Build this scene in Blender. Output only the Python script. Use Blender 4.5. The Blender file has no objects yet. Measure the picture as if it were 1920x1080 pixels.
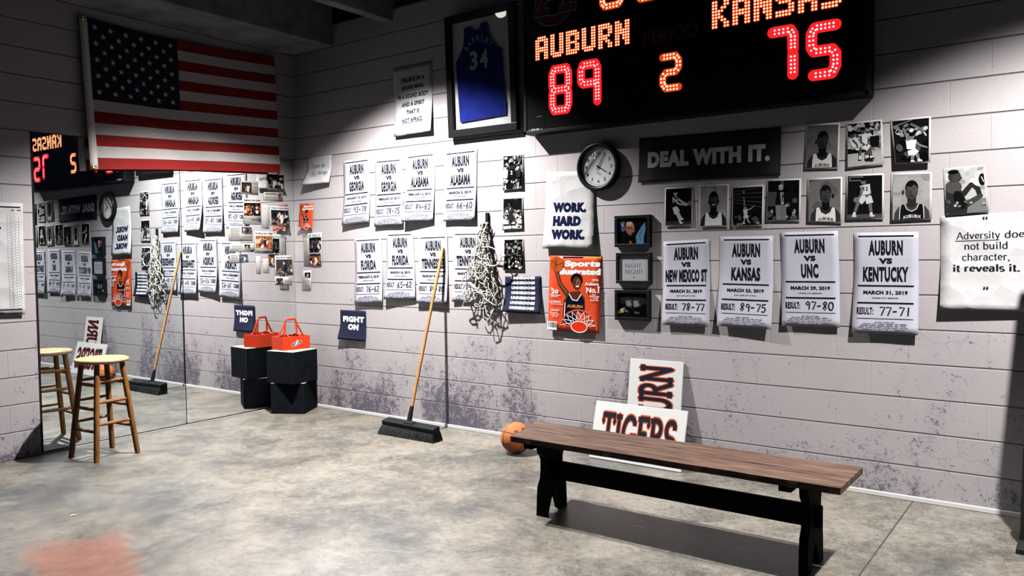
import bpy, bmesh, math, random
from mathutils import Vector, Matrix
random.seed(7)
S = bpy.context.scene
COL = S.collection
PI = math.pi
R_ = math.radians

# ------------------------------------------------------------------ camera
YAW, PITCH, ROLL, FPX = 0.6325, 0.0439, -0.0107, 1497.0
f0 = Vector((-math.sin(YAW), math.cos(YAW), 0)); rv = Vector((math.cos(YAW), math.sin(YAW), 0)); zv = Vector((0, 0, 1))
fw = f0*math.cos(PITCH) - zv*math.sin(PITCH); up0 = zv*math.cos(PITCH) + f0*math.sin(PITCH)
cr, sr = math.cos(ROLL), math.sin(ROLL)
right = rv*cr + up0*sr; upv = up0*cr - rv*sr
cam = bpy.data.objects.new('camera', bpy.data.cameras.new('camera')); COL.objects.link(cam)
M = Matrix((right, upv, -fw)).transposed().to_4x4(); M.translation = (6.438, -5.160, 1.491)
cam.matrix_world = M
cam.data.sensor_width = 36; cam.data.lens = 36*FPX/1920; cam.data.clip_start = .05
S.camera = cam

# ------------------------------------------------------------------ world, lights, exposure
w = bpy.data.worlds.new('world'); S.world = w; w.use_nodes = True
bg = w.node_tree.nodes['Background']
bg.inputs[0].default_value = (.30, .48, .95, 1); bg.inputs[1].default_value = .10
S.view_settings.view_transform = 'Standard'; S.view_settings.look = 'None'
S.view_settings.exposure = 0.30; S.view_settings.gamma = 1; S.view_settings.use_curve_mapping = False
BEAM = 2.2
LAMPS = [('pendant_downlight', (1.80, -1.22, 3.71), 6400, 'black ceiling downlight over the broom, nearest the jersey frame'),
         ('pendant_downlight', (6.55, -1.50, 3.71), 5000, 'black ceiling downlight over the far end of the bench')]

# ------------------------------------------------------------------ materials
_mats = {}
K = .20            # paint, paper and concrete under strong lamps
def mat(name, rgb, rough=.6, metal=0, spec=.4, emit=None, es=0, var=0, vscale=8, bump=0, bscale=60, stretch=None):
    if name in _mats: return _mats[name]
    if not metal: rgb = tuple(c*K for c in rgb); spec *= .14
    m = bpy.data.materials.new(name); m.use_nodes = True; _mats[name] = m
    nt = m.node_tree; b = nt.nodes['Principled BSDF']
    b.inputs['Base Color'].default_value = (*rgb, 1); b.inputs['Roughness'].default_value = rough
    b.inputs['Metallic'].default_value = metal; b.inputs['Specular IOR Level'].default_value = spec
    if emit: b.inputs['Emission Color'].default_value = (*emit, 1); b.inputs['Emission Strength'].default_value = es
    if var or bump:
        tc = nt.nodes.new('ShaderNodeTexCoord'); mp = nt.nodes.new('ShaderNodeMapping')
        nt.links.new(tc.outputs['Object'], mp.inputs[0])
        if stretch: mp.inputs['Scale'].default_value = stretch
        if var:
            n = nt.nodes.new('ShaderNodeTexNoise'); n.inputs['Scale'].default_value = vscale; n.inputs['Detail'].default_value = 6
            nt.links.new(mp.outputs[0], n.inputs[0])
            r = nt.nodes.new('ShaderNodeValToRGB')
            r.color_ramp.elements[0].position = .3; r.color_ramp.elements[1].position = .7
            r.color_ramp.elements[0].color = (*[max(0, c*(1-var)) for c in rgb], 1)
            r.color_ramp.elements[1].color = (*[min(1, c*(1+var)) for c in rgb], 1)
            nt.links.new(n.outputs[0], r.inputs[0]); nt.links.new(r.outputs[0], b.inputs['Base Color'])
        if bump:
            n2 = nt.nodes.new('ShaderNodeTexNoise'); n2.inputs['Scale'].default_value = bscale; n2.inputs['Detail'].default_value = 4
            nt.links.new(mp.outputs[0], n2.inputs[0])
            bp = nt.nodes.new('ShaderNodeBump'); bp.inputs['Strength'].default_value = bump; bp.inputs['Distance'].default_value = .01
            nt.links.new(n2.outputs[0], bp.inputs['Height']); nt.links.new(bp.outputs[0], b.inputs['Normal'])
    return m
def ink(r, g=None, b=None):
    if g is None: g = b = r
    r, g, b = r**1.3, g**1.3, b**1.3
    k = 'print_%02d_%02d_%02d' % (round(r*99), round(g*99), round(b*99))
    return mat(k, (r, g, b), .8, spec=0)
def N(nt, t, **kw):
    n = nt.nodes.new(t)
    for k, v in kw.items(): setattr(n, k, v)
    return n
def mth(nt, op, a, b=None, clamp=False):
    n = nt.nodes.new('ShaderNodeMath'); n.operation = op; n.use_clamp = clamp
    for i, x in enumerate((a, b)):
        if x is None: continue
        if isinstance(x, (int, float)): n.inputs[i].default_value = x
        else: nt.links.new(x, n.inputs[i])
    return n.outputs[0]
def noise(nt, vec, scale, detail=5, rough=.55, dist=0):
    n = nt.nodes.new('ShaderNodeTexNoise'); n.inputs['Scale'].default_value = scale; n.inputs['Detail'].default_value = detail
    n.inputs['Roughness'].default_value = rough; n.inputs['Distortion'].default_value = dist
    nt.links.new(vec, n.inputs['Vector']); return n.outputs['Fac']
def ramp(nt, fac, stops):
    r = nt.nodes.new('ShaderNodeValToRGB'); e = r.color_ramp.elements
    while len(e) < len(stops): e.new(.5)
    for el, (p, c) in zip(e, stops):
        el.position = p; el.color = (c, c, c, 1) if isinstance(c, (int, float)) else (*[x*K for x in c], 1)
    nt.links.new(fac, r.inputs[0]); return r.outputs[0]
def mixc(nt, fac, a, b, mode='MIX'):
    n = nt.nodes.new('ShaderNodeMix'); n.data_type = 'RGBA'; n.blend_type = mode
    if isinstance(fac, (int, float)): n.inputs[0].default_value = fac
    else: nt.links.new(fac, n.inputs[0])
    for i, x in ((6, a), (7, b)):
        if isinstance(x, tuple): n.inputs[i].default_value = (*[q*K for q in x], 1)
        else: nt.links.new(x, n.inputs[i])
    return n.outputs[2]

def block_wall(name, axis, off):
    """painted concrete block, running bond 0.406 x 0.203 m, old dirt blotches low on the wall"""
    m = bpy.data.materials.new(name); m.use_nodes = True; nt = m.node_tree; b = nt.nodes['Principled BSDF']
    tc = N(nt, 'ShaderNodeTexCoord'); sp = N(nt, 'ShaderNodeSeparateXYZ'); nt.links.new(tc.outputs['Object'], sp.inputs[0])
    X = sp.outputs[axis]; Z = sp.outputs[2]
    cb = N(nt, 'ShaderNodeCombineXYZ'); nt.links.new(mth(nt, 'SUBTRACT', X, off), cb.inputs[0]); nt.links.new(Z, cb.inputs[1])
    br = N(nt, 'ShaderNodeTexBrick'); br.offset = .5; br.offset_frequency = 2; br.squash = 1
    for k, v in (('Scale', 1), ('Mortar Size', .0042), ('Mortar Smooth', .6), ('Bias', 0), ('Brick Width', .4064), ('Row Height', .2032)):
        br.inputs[k].default_value = v
    nt.links.new(cb.outputs[0], br.inputs['Vector'])
    mort = br.outputs['Fac']
    P = tc.outputs['Object']
    base = mixc(nt, noise(nt, P, 2.3, 4), (.45, .41, .43), (.53, .49, .505))
    base = mixc(nt, mth(nt, 'MULTIPLY', noise(nt, P, 34, 5, .7), .25), base, (.38, .34, .36))
    # dirt and flaking paint, gathered near the floor and in a few patches
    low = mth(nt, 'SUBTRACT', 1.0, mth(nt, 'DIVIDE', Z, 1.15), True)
    mp = N(nt, 'ShaderNodeMapping'); mp.inputs['Scale'].default_value = (1.6, 1.6, .75); mp.inputs['Rotation'].default_value = (0, R_(25), 0); nt.links.new(P, mp.inputs[0])
    patch = noise(nt, mp.outputs[0], 1.15, 4, .62, .5)
    flake = mth(nt, 'ADD', mth(nt, 'MULTIPLY', noise(nt, P, 15, 10, .78, .5), .50), mth(nt, 'MULTIPLY', noise(nt, P, 52, 8, .78, .3), .50))
    thr = mth(nt, 'ADD', flake, mth(nt, 'ADD', mth(nt, 'MULTIPLY', mth(nt, 'MULTIPLY', low, low), .074), mth(nt, 'MULTIPLY', mth(nt, 'MULTIPLY', ramp(nt, patch, [(.36, 0.0), (.72, 1.0)]), mth(nt, 'POWER', low, .40)), .165)))
    mask = N(nt, 'ShaderNodeMapRange'); mask.inputs[1].default_value = .618; mask.inputs[2].default_value = .655
    nt.links.new(thr, mask.inputs[0])
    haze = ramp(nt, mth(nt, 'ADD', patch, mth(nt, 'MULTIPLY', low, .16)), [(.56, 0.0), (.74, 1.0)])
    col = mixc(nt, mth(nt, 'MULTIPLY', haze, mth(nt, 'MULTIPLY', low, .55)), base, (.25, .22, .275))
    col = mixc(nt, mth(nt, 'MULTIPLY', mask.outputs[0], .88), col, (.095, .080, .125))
    crk = N(nt, 'ShaderNodeTexVoronoi'); crk.feature = 'DISTANCE_TO_EDGE'; crk.inputs['Scale'].default_value = 3.2
    wv = N(nt, 'ShaderNodeVectorMath'); wv.operation = 'ADD'; nt.links.new(P, wv.inputs[0])
    wn = nt.nodes.new('ShaderNodeTexNoise'); wn.inputs['Scale'].default_value = 5; wn.inputs['Detail'].default_value = 5; nt.links.new(P, wn.inputs['Vector'])
    ws = N(nt, 'ShaderNodeVectorMath'); ws.operation = 'SCALE'; ws.inputs['Scale'].default_value = .22; nt.links.new(wn.outputs['Color'], ws.inputs[0]); nt.links.new(ws.outputs[0], wv.inputs[1]); nt.links.new(wv.outputs[0], crk.inputs['Vector'])
    ck = mth(nt, 'MULTIPLY', ramp(nt, crk.outputs['Distance'], [(.004, 1.0), (.014, 0.0)]), ramp(nt, noise(nt, P, 2.2, 3), [(.50, 0.0), (.60, 1.0)]))
    col = mixc(nt, mth(nt, 'MULTIPLY', ck, .30), col, (.16, .14, .16))
    # small dark pits
    v = N(nt, 'ShaderNodeTexVoronoi'); v.inputs['Scale'].default_value = 15; nt.links.new(P, v.inputs['Vector'])
    pit = ramp(nt, v.outputs['Distance'], [(.035, 1.0), (.075, 0.0)])
    pit = mth(nt, 'MULTIPLY', pit, ramp(nt, noise(nt, P, 3.1, 2), [(.52, 0.0), (.6, 1.0)]))
    col = mixc(nt, mth(nt, 'MULTIPLY', pit, .7), col, (.13, .11, .12))
    zf = mth(nt, 'ABSOLUTE', mth(nt, 'SUBTRACT', mth(nt, 'FRACT', mth(nt, 'ADD', mth(nt, 'DIVIDE', Z, .2032), .5)), .5))
    bed = ramp(nt, zf, [(.010, 1.0), (.024, 0.0)])                 # bed joints are raked deeper than the head joints
    col = mixc(nt, mth(nt, 'MULTIPLY', mort, .35), col, (.66, .63, .64))
    col = mixc(nt, mth(nt, 'MULTIPLY', bed, .85), col, (.05, .045, .05))
    nt.links.new(col, b.inputs['Base Color']); b.inputs['Roughness'].default_value = .55; b.inputs['Specular IOR Level'].default_value = .3
    hgt = mth(nt, 'ADD', mth(nt, 'ADD', mth(nt, 'MULTIPLY', mort, -.25), mth(nt, 'MULTIPLY', bed, -2.6)), mth(nt, 'ADD', mth(nt, 'MULTIPLY', noise(nt, P, 60, 4, .6), .10), mth(nt, 'MULTIPLY', mask.outputs[0], -.16)))
    bp = N(nt, 'ShaderNodeBump'); bp.inputs['Strength'].default_value = .9; bp.inputs['Distance'].default_value = .008
    nt.links.new(hgt, bp.inputs['Height']); nt.links.new(bp.outputs[0], b.inputs['Normal'])
    return m
WALL_R = block_wall('painted_block_right', 0, .14*.4064)
WALL_L = block_wall('painted_block_left', 1, .48*.4064)

def floor_mat():
    m = bpy.data.materials.new('worn_polished_concrete'); m.use_nodes = True; nt = m.node_tree; b = nt.nodes['Principled BSDF']
    tc = N(nt, 'ShaderNodeTexCoord'); P = tc.outputs['Object']
    big = noise(nt, P, .62, 4, .6, .2); med = noise(nt, P, 2.6, 10, .74, .3); fine = noise(nt, P, 13, 10, .82, .3); grain = noise(nt, P, 70, 6, .8)
    q = mth(nt, 'ADD', mth(nt, 'MULTIPLY', big, .46), mth(nt, 'ADD', mth(nt, 'MULTIPLY', med, .50), mth(nt, 'ADD', mth(nt, 'MULTIPLY', fine, .40), mth(nt, 'MULTIPLY', grain, .20))))
    col = ramp(nt, q, [(.60, (.035, .042, .041)), (.685, (.078, .084, .078)), (.745, (.140, .133, .113)), (.81, (.225, .208, .172)), (.91, (.34, .32, .275))])
    warm = ramp(nt, noise(nt, P, 1.3, 4, .6), [(.46, 0.0), (.66, 1.0)])
    col = mixc(nt, mth(nt, 'MULTIPLY', warm, .40), col, (.27, .215, .15))
    grit = ramp(nt, mth(nt, 'ADD', mth(nt, 'MULTIPLY', noise(nt, P, 24, 10, .85, .5), .6), mth(nt, 'MULTIPLY', noise(nt, P, 95, 8, .85), .4)), [(.42, .35), (.485, .80), (.56, 1.0)])
    col = mixc(nt, .9, col, mixc(nt, 1.0, col, grit, 'MULTIPLY'))
    spk = ramp(nt, mth(nt, 'ADD', mth(nt, 'MULTIPLY', noise(nt, P, 34, 8, .8, .6), .7), mth(nt, 'MULTIPLY', med, .3)), [(.425, 1.0), (.455, 0.0)])
    col = mixc(nt, mth(nt, 'MULTIPLY', spk, .75), col, (.065, .055, .045))
    sp = N(nt, 'ShaderNodeSeparateXYZ'); nt.links.new(P, sp.inputs[0])
    jx = mth(nt, 'ABSOLUTE', mth(nt, 'SUBTRACT', sp.outputs[0], 5.585))
    jt = mth(nt, 'LESS_THAN', jx, .0042)
    col = mixc(nt, jt, col, (.035, .035, .035))
    # scoreboard's red reflection, painted into the floor colour
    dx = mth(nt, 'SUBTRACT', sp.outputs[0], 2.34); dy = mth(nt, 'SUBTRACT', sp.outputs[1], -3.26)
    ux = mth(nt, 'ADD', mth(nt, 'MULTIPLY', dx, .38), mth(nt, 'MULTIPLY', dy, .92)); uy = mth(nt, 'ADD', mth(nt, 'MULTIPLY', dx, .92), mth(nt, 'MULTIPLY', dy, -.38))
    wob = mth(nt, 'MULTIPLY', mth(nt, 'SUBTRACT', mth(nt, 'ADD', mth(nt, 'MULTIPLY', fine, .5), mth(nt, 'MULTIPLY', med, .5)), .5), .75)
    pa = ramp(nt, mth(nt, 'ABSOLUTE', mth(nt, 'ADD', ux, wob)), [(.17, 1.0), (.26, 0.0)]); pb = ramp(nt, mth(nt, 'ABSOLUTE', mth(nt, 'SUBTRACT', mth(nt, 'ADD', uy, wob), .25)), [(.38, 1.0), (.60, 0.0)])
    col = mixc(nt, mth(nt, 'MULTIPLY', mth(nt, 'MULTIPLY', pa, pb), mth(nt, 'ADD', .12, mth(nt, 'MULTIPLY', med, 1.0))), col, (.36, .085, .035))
    nt.links.new(col, b.inputs['Base Color'])
    rg = N(nt, 'ShaderNodeMapRange'); rg.inputs[3].default_value = .26; rg.inputs[4].default_value = .50
    nt.links.new(med, rg.inputs[0]); nt.links.new(rg.outputs[0], b.inputs['Roughness']); b.inputs['Specular IOR Level'].default_value = .5
    h = mth(nt, 'ADD', mth(nt, 'MULTIPLY', fine, .5), mth(nt, 'MULTIPLY', jt, -1.0))
    bp = N(nt, 'ShaderNodeBump'); bp.inputs['Strength'].default_value = .22; bp.inputs['Distance'].default_value = .008
    nt.links.new(h, bp.inputs['Height']); nt.links.new(bp.outputs[0], b.inputs['Normal'])
    return m
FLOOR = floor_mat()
CONC = mat('dark_concrete', (.26, .28, .28), .85, var=.35, vscale=5, bump=.3, bscale=30)
SOOT = mat('dark_deck', (.03, .03, .034), .95, var=.2, vscale=3)

def glass_mat(name='thin_glass'):
    m = bpy.data.materials.new(name); m.use_nodes = True; nt = m.node_tree
    for n in list(nt.nodes):
        if n.type != 'OUTPUT_MATERIAL': nt.nodes.remove(n)
    o = [n for n in nt.nodes if n.type == 'OUTPUT_MATERIAL'][0]
    t = N(nt, 'ShaderNodeBsdfTransparent'); t.inputs[0].default_value = (.97, .98, .98, 1)
    g = N(nt, 'ShaderNodeBsdfGlossy'); g.inputs['Roughness'].default_value = .015
    fr = N(nt, 'ShaderNodeFresnel'); fr.inputs[0].default_value = 1.5
    mx = N(nt, 'ShaderNodeMixShader')
    gm = N(nt, 'ShaderNodeNewGeometry')
    nt.links.new(mth(nt, 'MULTIPLY', fr.outputs[0], mth(nt, 'SUBTRACT', 1.0, gm.outputs['Backfacing'])), mx.inputs[0]); nt.links.new(t.outputs[0], mx.inputs[1]); nt.links.new(g.outputs[0], mx.inputs[2])
    nt.links.new(mx.outputs[0], o.inputs[0]); return m
GLASS = glass_mat()
def mirror_mat(name, rgb):
    return mat(name, rgb, .0, metal=1, spec=.5)
def paper_mat(name, rgb, crumple=.25, cs=9):
    m = bpy.data.materials.new(name); m.use_nodes = True; nt = m.node_tree; b = nt.nodes['Principled BSDF']
    tc = N(nt, 'ShaderNodeTexCoord'); P = tc.outputs['Object']
    nn = noise(nt, P, 6, 4)
    nt.links.new(mixc(nt, nn, tuple(c*.93 for c in rgb), tuple(min(1, c*1.05) for c in rgb)), b.inputs['Base Color'])
    b.inputs['Roughness'].default_value = .7; b.inputs['Specular IOR Level'].default_value = .05
    v = N(nt, 'ShaderNodeTexVoronoi'); v.feature = 'F1'; v.inputs['Scale'].default_value = cs
    nt.links.new(P, v.inputs['Vector'])
    bp = N(nt, 'ShaderNodeBump'); bp.inputs['Strength'].default_value = crumple; bp.inputs['Distance'].default_value = .02
    nt.links.new(mth(nt, 'ADD', v.outputs['Distance'], mth(nt, 'MULTIPLY', noise(nt, P, 5, 3), .7)), bp.inputs['Height']); nt.links.new(bp.outputs[0], b.inputs['Normal'])
    return m
PAPER = paper_mat('white_paper', (.62, .62, .63), .6, 7)
POSTER = paper_mat('game_poster_paper', (.54, .54, .62), .16, 5)
PHOTO = paper_mat('photo_paper', (.64, .63, .62), .08, 6)
NEWS = paper_mat('newsprint', (.64, .62, .59), .1, 8)
BLACK = mat('black_ink', (.012, .013, .022), .9, spec=0)
NAVY = paper_mat('navy_paper', (.010, .014, .045), .15, 6)
NAVYI = mat('navy_ink', (.010, .015, .050), .9, spec=0)
WHITEI = mat('white_ink', (.85, .85, .85), .55)
GREYI = mat('grey_fine_print', (.36, .36, .47), .6)

# ------------------------------------------------------------------ mesh builder
class MB:
    def __init__(s): s.v = []; s.f = []; s.m = []; s.sm = []; s.mats = []
    def mi(s, m):
        if m not in s.mats: s.mats.append(m)
        return s.mats.index(m)
    def add(s, vs, fs, m, smooth=False, T=None):
        o = len(s.v)
        for p in vs:
            p = Vector(p)
            s.v.append(tuple(T @ p if T else p))
        k = s.mi(m)
        for f in fs: s.f.append(tuple(i+o for i in f)); s.m.append(k); s.sm.append(smooth)
    def box(s, c, d, m, T=None, bev=0, seg=2):
        if bev <= 0:
            x, y, z = d[0]/2, d[1]/2, d[2]/2
            vs = [(c[0]+i*x, c[1]+j*y, c[2]+k*z) for i in (-1, 1) for j in (-1, 1) for k in (-1, 1)]
            s.add(vs, [(0, 1, 3, 2), (4, 6, 7, 5), (0, 4, 5, 1), (2, 3, 7, 6), (0, 2, 6, 4), (1, 5, 7, 3)], m, False, T); return
        bm = bmesh.new(); bmesh.ops.create_cube(bm, size=1)
        bmesh.ops.scale(bm, vec=d, verts=bm.verts); bmesh.ops.bevel(bm, geom=bm.edges[:], offset=bev, segments=seg, affect='EDGES', profile=.5)
        bmesh.ops.translate(bm, vec=c, verts=bm.verts); bm.verts.index_update()
        s.add([v.co.copy() for v in bm.verts], [[v.index for v in f.verts] for f in bm.faces], m, False, T); bm.free()
    def tube(s, pts, r, m, n=8, caps=True, T=None, smooth=True):
        pts = [Vector(p) for p in pts]; k = len(pts)
        rs = r if isinstance(r, (list, tuple)) else [r]*k
        t0 = (pts[1]-pts[0]).normalized(); a = t0.orthogonal().normalized()
        vs = []; fs = []
        for i, p in enumerate(pts):
            t = (pts[min(i+1, k-1)]-pts[max(i-1, 0)]).normalized()
            a = (a - t*a.dot(t))
            a = a.normalized() if a.length > 1e-6 else t.orthogonal().normalized()
            b = t.cross(a)
            for j in range(n):
                an = 2*PI*j/n; vs.append(p + (a*math.cos(an)+b*math.sin(an))*rs[i])
        for i in range(k-1):
            for j in range(n):
                j2 = (j+1) % n; fs.append((i*n+j, i*n+j2, (i+1)*n+j2, (i+1)*n+j))
        s.add(vs, fs, m, smooth, T)
        if caps: s.add(vs[:n][::-1], [tuple(range(n))], m, False, T); s.add(vs[-n:], [tuple(range(n))], m, False, T)
    def lathe(s, prof, m, n=32, T=None, smooth=True):
        vs = []; fs = []
        for r, z in prof:
            for j in range(n):
                a = 2*PI*j/n; vs.append((r*math.cos(a), r*math.sin(a), z))
        for i in range(len(prof)-1):
            for j in range(n):
                j2 = (j+1) % n; fs.append((i*n+j, i*n+j2, (i+1)*n+j2, (i+1)*n+j))
        s.add(vs, fs, m, smooth, T)
    def extr(s, poly, d0, d1, m, T=None):
        n = len(poly); vs = [(x, y, d0) for x, y in poly] + [(x, y, d1) for x, y in poly]
        fs = [tuple(range(n))[::-1], tuple(range(n, 2*n))] + [(i, (i+1) % n, n+(i+1) % n, n+i) for i in range(n)]
        s.add(vs, fs, m, False, T)
    def build(s, name, parent=None, loc=None, recalc=True):
        me = bpy.data.meshes.new(name); me.from_pydata(s.v, [], s.f)
        for m in s.mats: me.materials.append(m)
        me.polygons.foreach_set('material_index', s.m); me.polygons.foreach_set('use_smooth', s.sm)
        if recalc:
            bm = bmesh.new(); bm.from_mesh(me); bmesh.ops.recalc_face_normals(bm, faces=bm.faces[:]); bm.to_mesh(me); bm.free()
        me.update()
        o = bpy.data.objects.new(name, me); COL.objects.link(o)
        if parent: o.parent = parent
        if loc: o.location = loc
        return o
def tag(o, label, cat, group=None, kind=None):
    o['label'] = label; o['category'] = cat
    if group: o['group'] = group
    if kind: o['kind'] = kind
    return o
def thing(name, label, cat, loc=(0, 0, 0), rz=0, group=None):
    o = bpy.data.objects.new(name, None); COL.objects.link(o); o.empty_display_size = .1
    o.location = loc; o.rotation_euler = (0, 0, rz); return tag(o, label, cat, group)
def structure(o): o['kind'] = 'structure'; return o
def TR(loc=(0, 0, 0), rx=0, ry=0, rz=0):
    return Matrix.Translation(loc) @ Matrix.Rotation(rz, 4, 'Z') @ Matrix.Rotation(ry, 4, 'Y') @ Matrix.Rotation(rx, 4, 'X')

# ------------------------------------------------------------------ lettering
_tc = {}
def text_geo(t, off=0, shear=0, sp=1.0):
    k = (t, off, shear, sp)
    if k not in _tc:
        cu = bpy.data.curves.new('lettering', 'FONT'); cu.body = t; cu.offset = off; cu.shear = shear; cu.space_character = sp; cu.resolution_u = 3
        ob = bpy.data.objects.new('lettering', cu); me = bpy.data.meshes.new_from_object(ob)
        vs = [(v.co.x, v.co.y) for v in me.vertices]; fs = [tuple(p.vertices) for p in me.polygons]
        bpy.data.objects.remove(ob); bpy.data.curves.remove(cu); bpy.data.meshes.remove(me)
        xs = [v[0] for v in vs]; ys = [v[1] for v in vs]
        _tc[k] = ([(x-min(xs), y-min(ys)) for x, y in vs], fs, max(xs)-min(xs), max(ys)-min(ys))
    return _tc[k]
def arc(cx, cy, rx, ry, a0, a1, n=12):
    return [(cx+rx*math.cos(R_(a0+(a1-a0)*i/n)), cy+ry*math.sin(R_(a0+(a1-a0)*i/n))) for i in range(n+1)]
# roman letters as pen strokes: (advance, strokes, serifs (x, y, half width))
RO = {
 'A': (.70, [[(.06, 0), (.35, .68)], [(.35, .68), (.64, 0)], [(.17, .25), (.53, .25)]], [(.06, 0, .09), (.64, 0, .10)]),
 'B': (.60, [[(.14, 0), (.14, .68)], [(.14, .68)]+arc(.28, .51, .2, .17, 90, -90)+[(.14, .34)], [(.14, .34)]+arc(.28, .17, .24, .17, 90, -90)+[(.14, 0)]], [(.12, 0, .08), (.12, .68, .08)]),
 'E': (.58, [[(.14, 0), (.14, .68)], [(.14, .68), (.50, .68), (.50, .56)], [(.14, .36), (.40, .36)], [(.14, 0), (.52, 0), (.52, .13)]], [(.12, 0, .07), (.12, .68, .07)]),
 'G': (.70, [arc(.37, .34, .29, .34, 50, 330, 20), [(.60, .0), (.60, .28)], [(.44, .28), (.68, .28)]], [(.57, .58, .05)]),
 'H': (.72, [[(.14, 0), (.14, .68)], [(.58, 0), (.58, .68)], [(.14, .35), (.58, .35)]], [(.14, 0, .10), (.14, .68, .10), (.58, 0, .10), (.58, .68, .10)]),
 'I': (.34, [[(.17, 0), (.17, .68)]], [(.17, 0, .10), (.17, .68, .10)]),
 'L': (.58, [[(.14, 0), (.14, .68)], [(.14, 0), (.52, 0), (.52, .15)]], [(.14, .68, .10), (.12, 0, .08)]),
 'N': (.74, [[(.12, 0), (.12, .68)], [(.12, .68), (.60, 0)], [(.60, 0), (.60, .68)]], [(.12, 0, .09), (.08, .68, .06), (.60, .68, .10)]),
 'R': (.66, [[(.14, 0), (.14, .68)], [(.14, .68)]+arc(.28, .51, .21, .17, 90, -90)+[(.14, .34)], [(.32, .34), (.58, 0)]], [(.14, 0, .10), (.12, .68, .08), (.60, 0, .07)]),
 'S': (.56, [arc(.28, .51, .20, .17, 40, 270, 14)+arc(.28, .17, .21, .17, 90, -140, 14)[1:]], [(.43, .60, .05), (.10, .08, .05)]),
 'T': (.62, [[(.31, 0), (.31, .68)], [(.05, .54), (.05, .68), (.57, .68), (.57, .54)]], [(.31, 0, .11)]),
 'U': (.70, [[(.14, .68), (.14, .24)]+arc(.36, .22, .22, .22, 180, 360, 12)+[(.58, .68)]], [(.14, .68, .10), (.58, .68, .10)]),
 'a': (.47, [arc(.22, .34, .13, .12, 160, 0, 8)+[(.35, .04), (.43, .02)], arc(.21, .13, .14, .13, 60, 340, 14)], []),
 'b': (.52, [[(.11, .68), (.11, .0)], arc(.27, .22, .17, .23, 150, -150, 16)], [(.07, .68, .05)]),
 'c': (.45, [arc(.25, .22, .18, .23, 40, 320, 16)], [(.37, .37, .03)]),
 'd': (.52, [[(.40, .68), (.40, .0)], arc(.24, .22, .17, .23, 30, 330, 16)], [(.36, .68, .05), (.44, 0, .05)]),
 'e': (.46, [[(.09, .25), (.39, .25)]+arc(.24, .24, .16, .21, 5, 315, 16)], []),
 'g': (.47, [arc(.22, .30, .14, .15, 0, 360, 16), [(.32, .42), (.44, .45)], [(.12, .18), (.10, .08), (.34, .05), (.42, -.05), (.34, -.18), (.14, -.18), (.08, -.08), (.16, .03)]], []),
 'h': (.54, [[(.12, 0), (.12, .68)], arc(.27, .28, .15, .17, 170, 0, 10)+[(.42, 0)]], [(.08, .68, .05), (.12, 0, .08), (.42, 0, .08)]),
 'i': (.28, [[(.14, 0), (.14, .45)], arc(.14, .62, .025, .025, 0, 360, 8)], [(.10, .45, .05), (.14, 0, .08)]),
 'l': (.28, [[(.14, 0), (.14, .68)]], [(.10, .68, .05), (.14, 0, .08)]),
 'n': (.54, [[(.12, 0), (.12, .45)], arc(.27, .28, .15, .17, 170, 0, 10)+[(.42, 0)]], [(.08, .45, .05), (.12, 0, .08), (.42, 0, .08)]),
 'o': (.50, [arc(.25, .225, .18, .225, 0, 360, 20)], []),
 'r': (.40, [[(.12, 0), (.12, .45)], arc(.26, .28, .14, .17, 170, 60, 6)], [(.08, .45, .05), (.12, 0, .08), (.33, .42, .03)]),
 's': (.40, [arc(.20, .335, .13, .115, 40, 270, 10)+arc(.20, .11, .14, .11, 90, -140, 10)[1:]], [(.31, .39, .03), (.07, .05, .03)]),
 't': (.32, [[(.14, .60), (.14, .08)]+arc(.21, .08, .07, .07, 180, 330, 6), [(.04, .44), (.28, .44)]], []),
 'u': (.54, [[(.11, .45), (.11, .17)]+arc(.25, .16, .14, .16, 180, 340, 8), [(.41, .45), (.41, 0)]], [(.07, .45, .05), (.37, .45, .05), (.45, 0, .05)]),
 'v': (.50, [[(.07, .45), (.25, 0)], [(.25, 0), (.43, .45)]], [(.07, .45, .08), (.43, .45, .07)]),
 'y': (.50, [[(.07, .45), (.25, .02)], [(.43, .45), (.20, -.16), (.08, -.17)]], [(.07, .45, .08), (.43, .45, .07)]),
 ',': (.24, [[(.12, .03), (.13, .0), (.08, -.12)]], []), '.': (.24, [arc(.12, .03, .025, .025, 0, 360, 8)], []),
 '!': (.30, [[(.15, .68), (.15, .2)], arc(.15, .03, .025, .025, 0, 360, 8)], []),
 '\u201c': (.42, [[(.12, .66), (.06, .55), (.10, .47), (.13, .5)], [(.30, .66), (.24, .55), (.28, .47), (.31, .5)]], []),
 '\u201d': (.42, [[(.08, .64), (.13, .63), (.14, .55), (.08, .45)], [(.26, .64), (.31, .63), (.32, .55), (.26, .45)]], []),
 ' ': (.26, [], []),
}
HW = {'0': [arc(.25, .35, .2, .35, 95, 450, 16)], '1': [[(.25, .7), (.25, 0)]], '2': [[(.06, .55), (.15, .7), (.35, .68), (.4, .5), (.05, .02), (.45, .02)]],
 '3': [[(.06, .68), (.38, .7), (.2, .42), (.4, .32), (.38, .08), (.18, 0), (.04, .08)]], '4': [[(.1, .7), (.04, .3), (.44, .3)], [(.36, .6), (.34, -.05)]],
 '5': [[(.42, .7), (.1, .68), (.08, .42), (.32, .42), (.42, .22), (.3, .02), (.05, .03)]], '6': [[(.32, .72), (.08, .35), (.1, .08), (.3, 0), (.42, .16), (.3, .34), (.1, .26)]],
 '7': [[(.04, .68), (.44, .68), (.2, 0)]], '8': [[(.38, .62), (.2, .72), (.08, .58), (.36, .2), (.25, .0), (.08, .14), (.38, .55), (.36, .64)]],
 '9': [[(.4, .58), (.2, .7), (.06, .52), (.2, .38), (.4, .55), (.36, 0)]], '-': [[(.05, .32), (.38, .34)]]}

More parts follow.
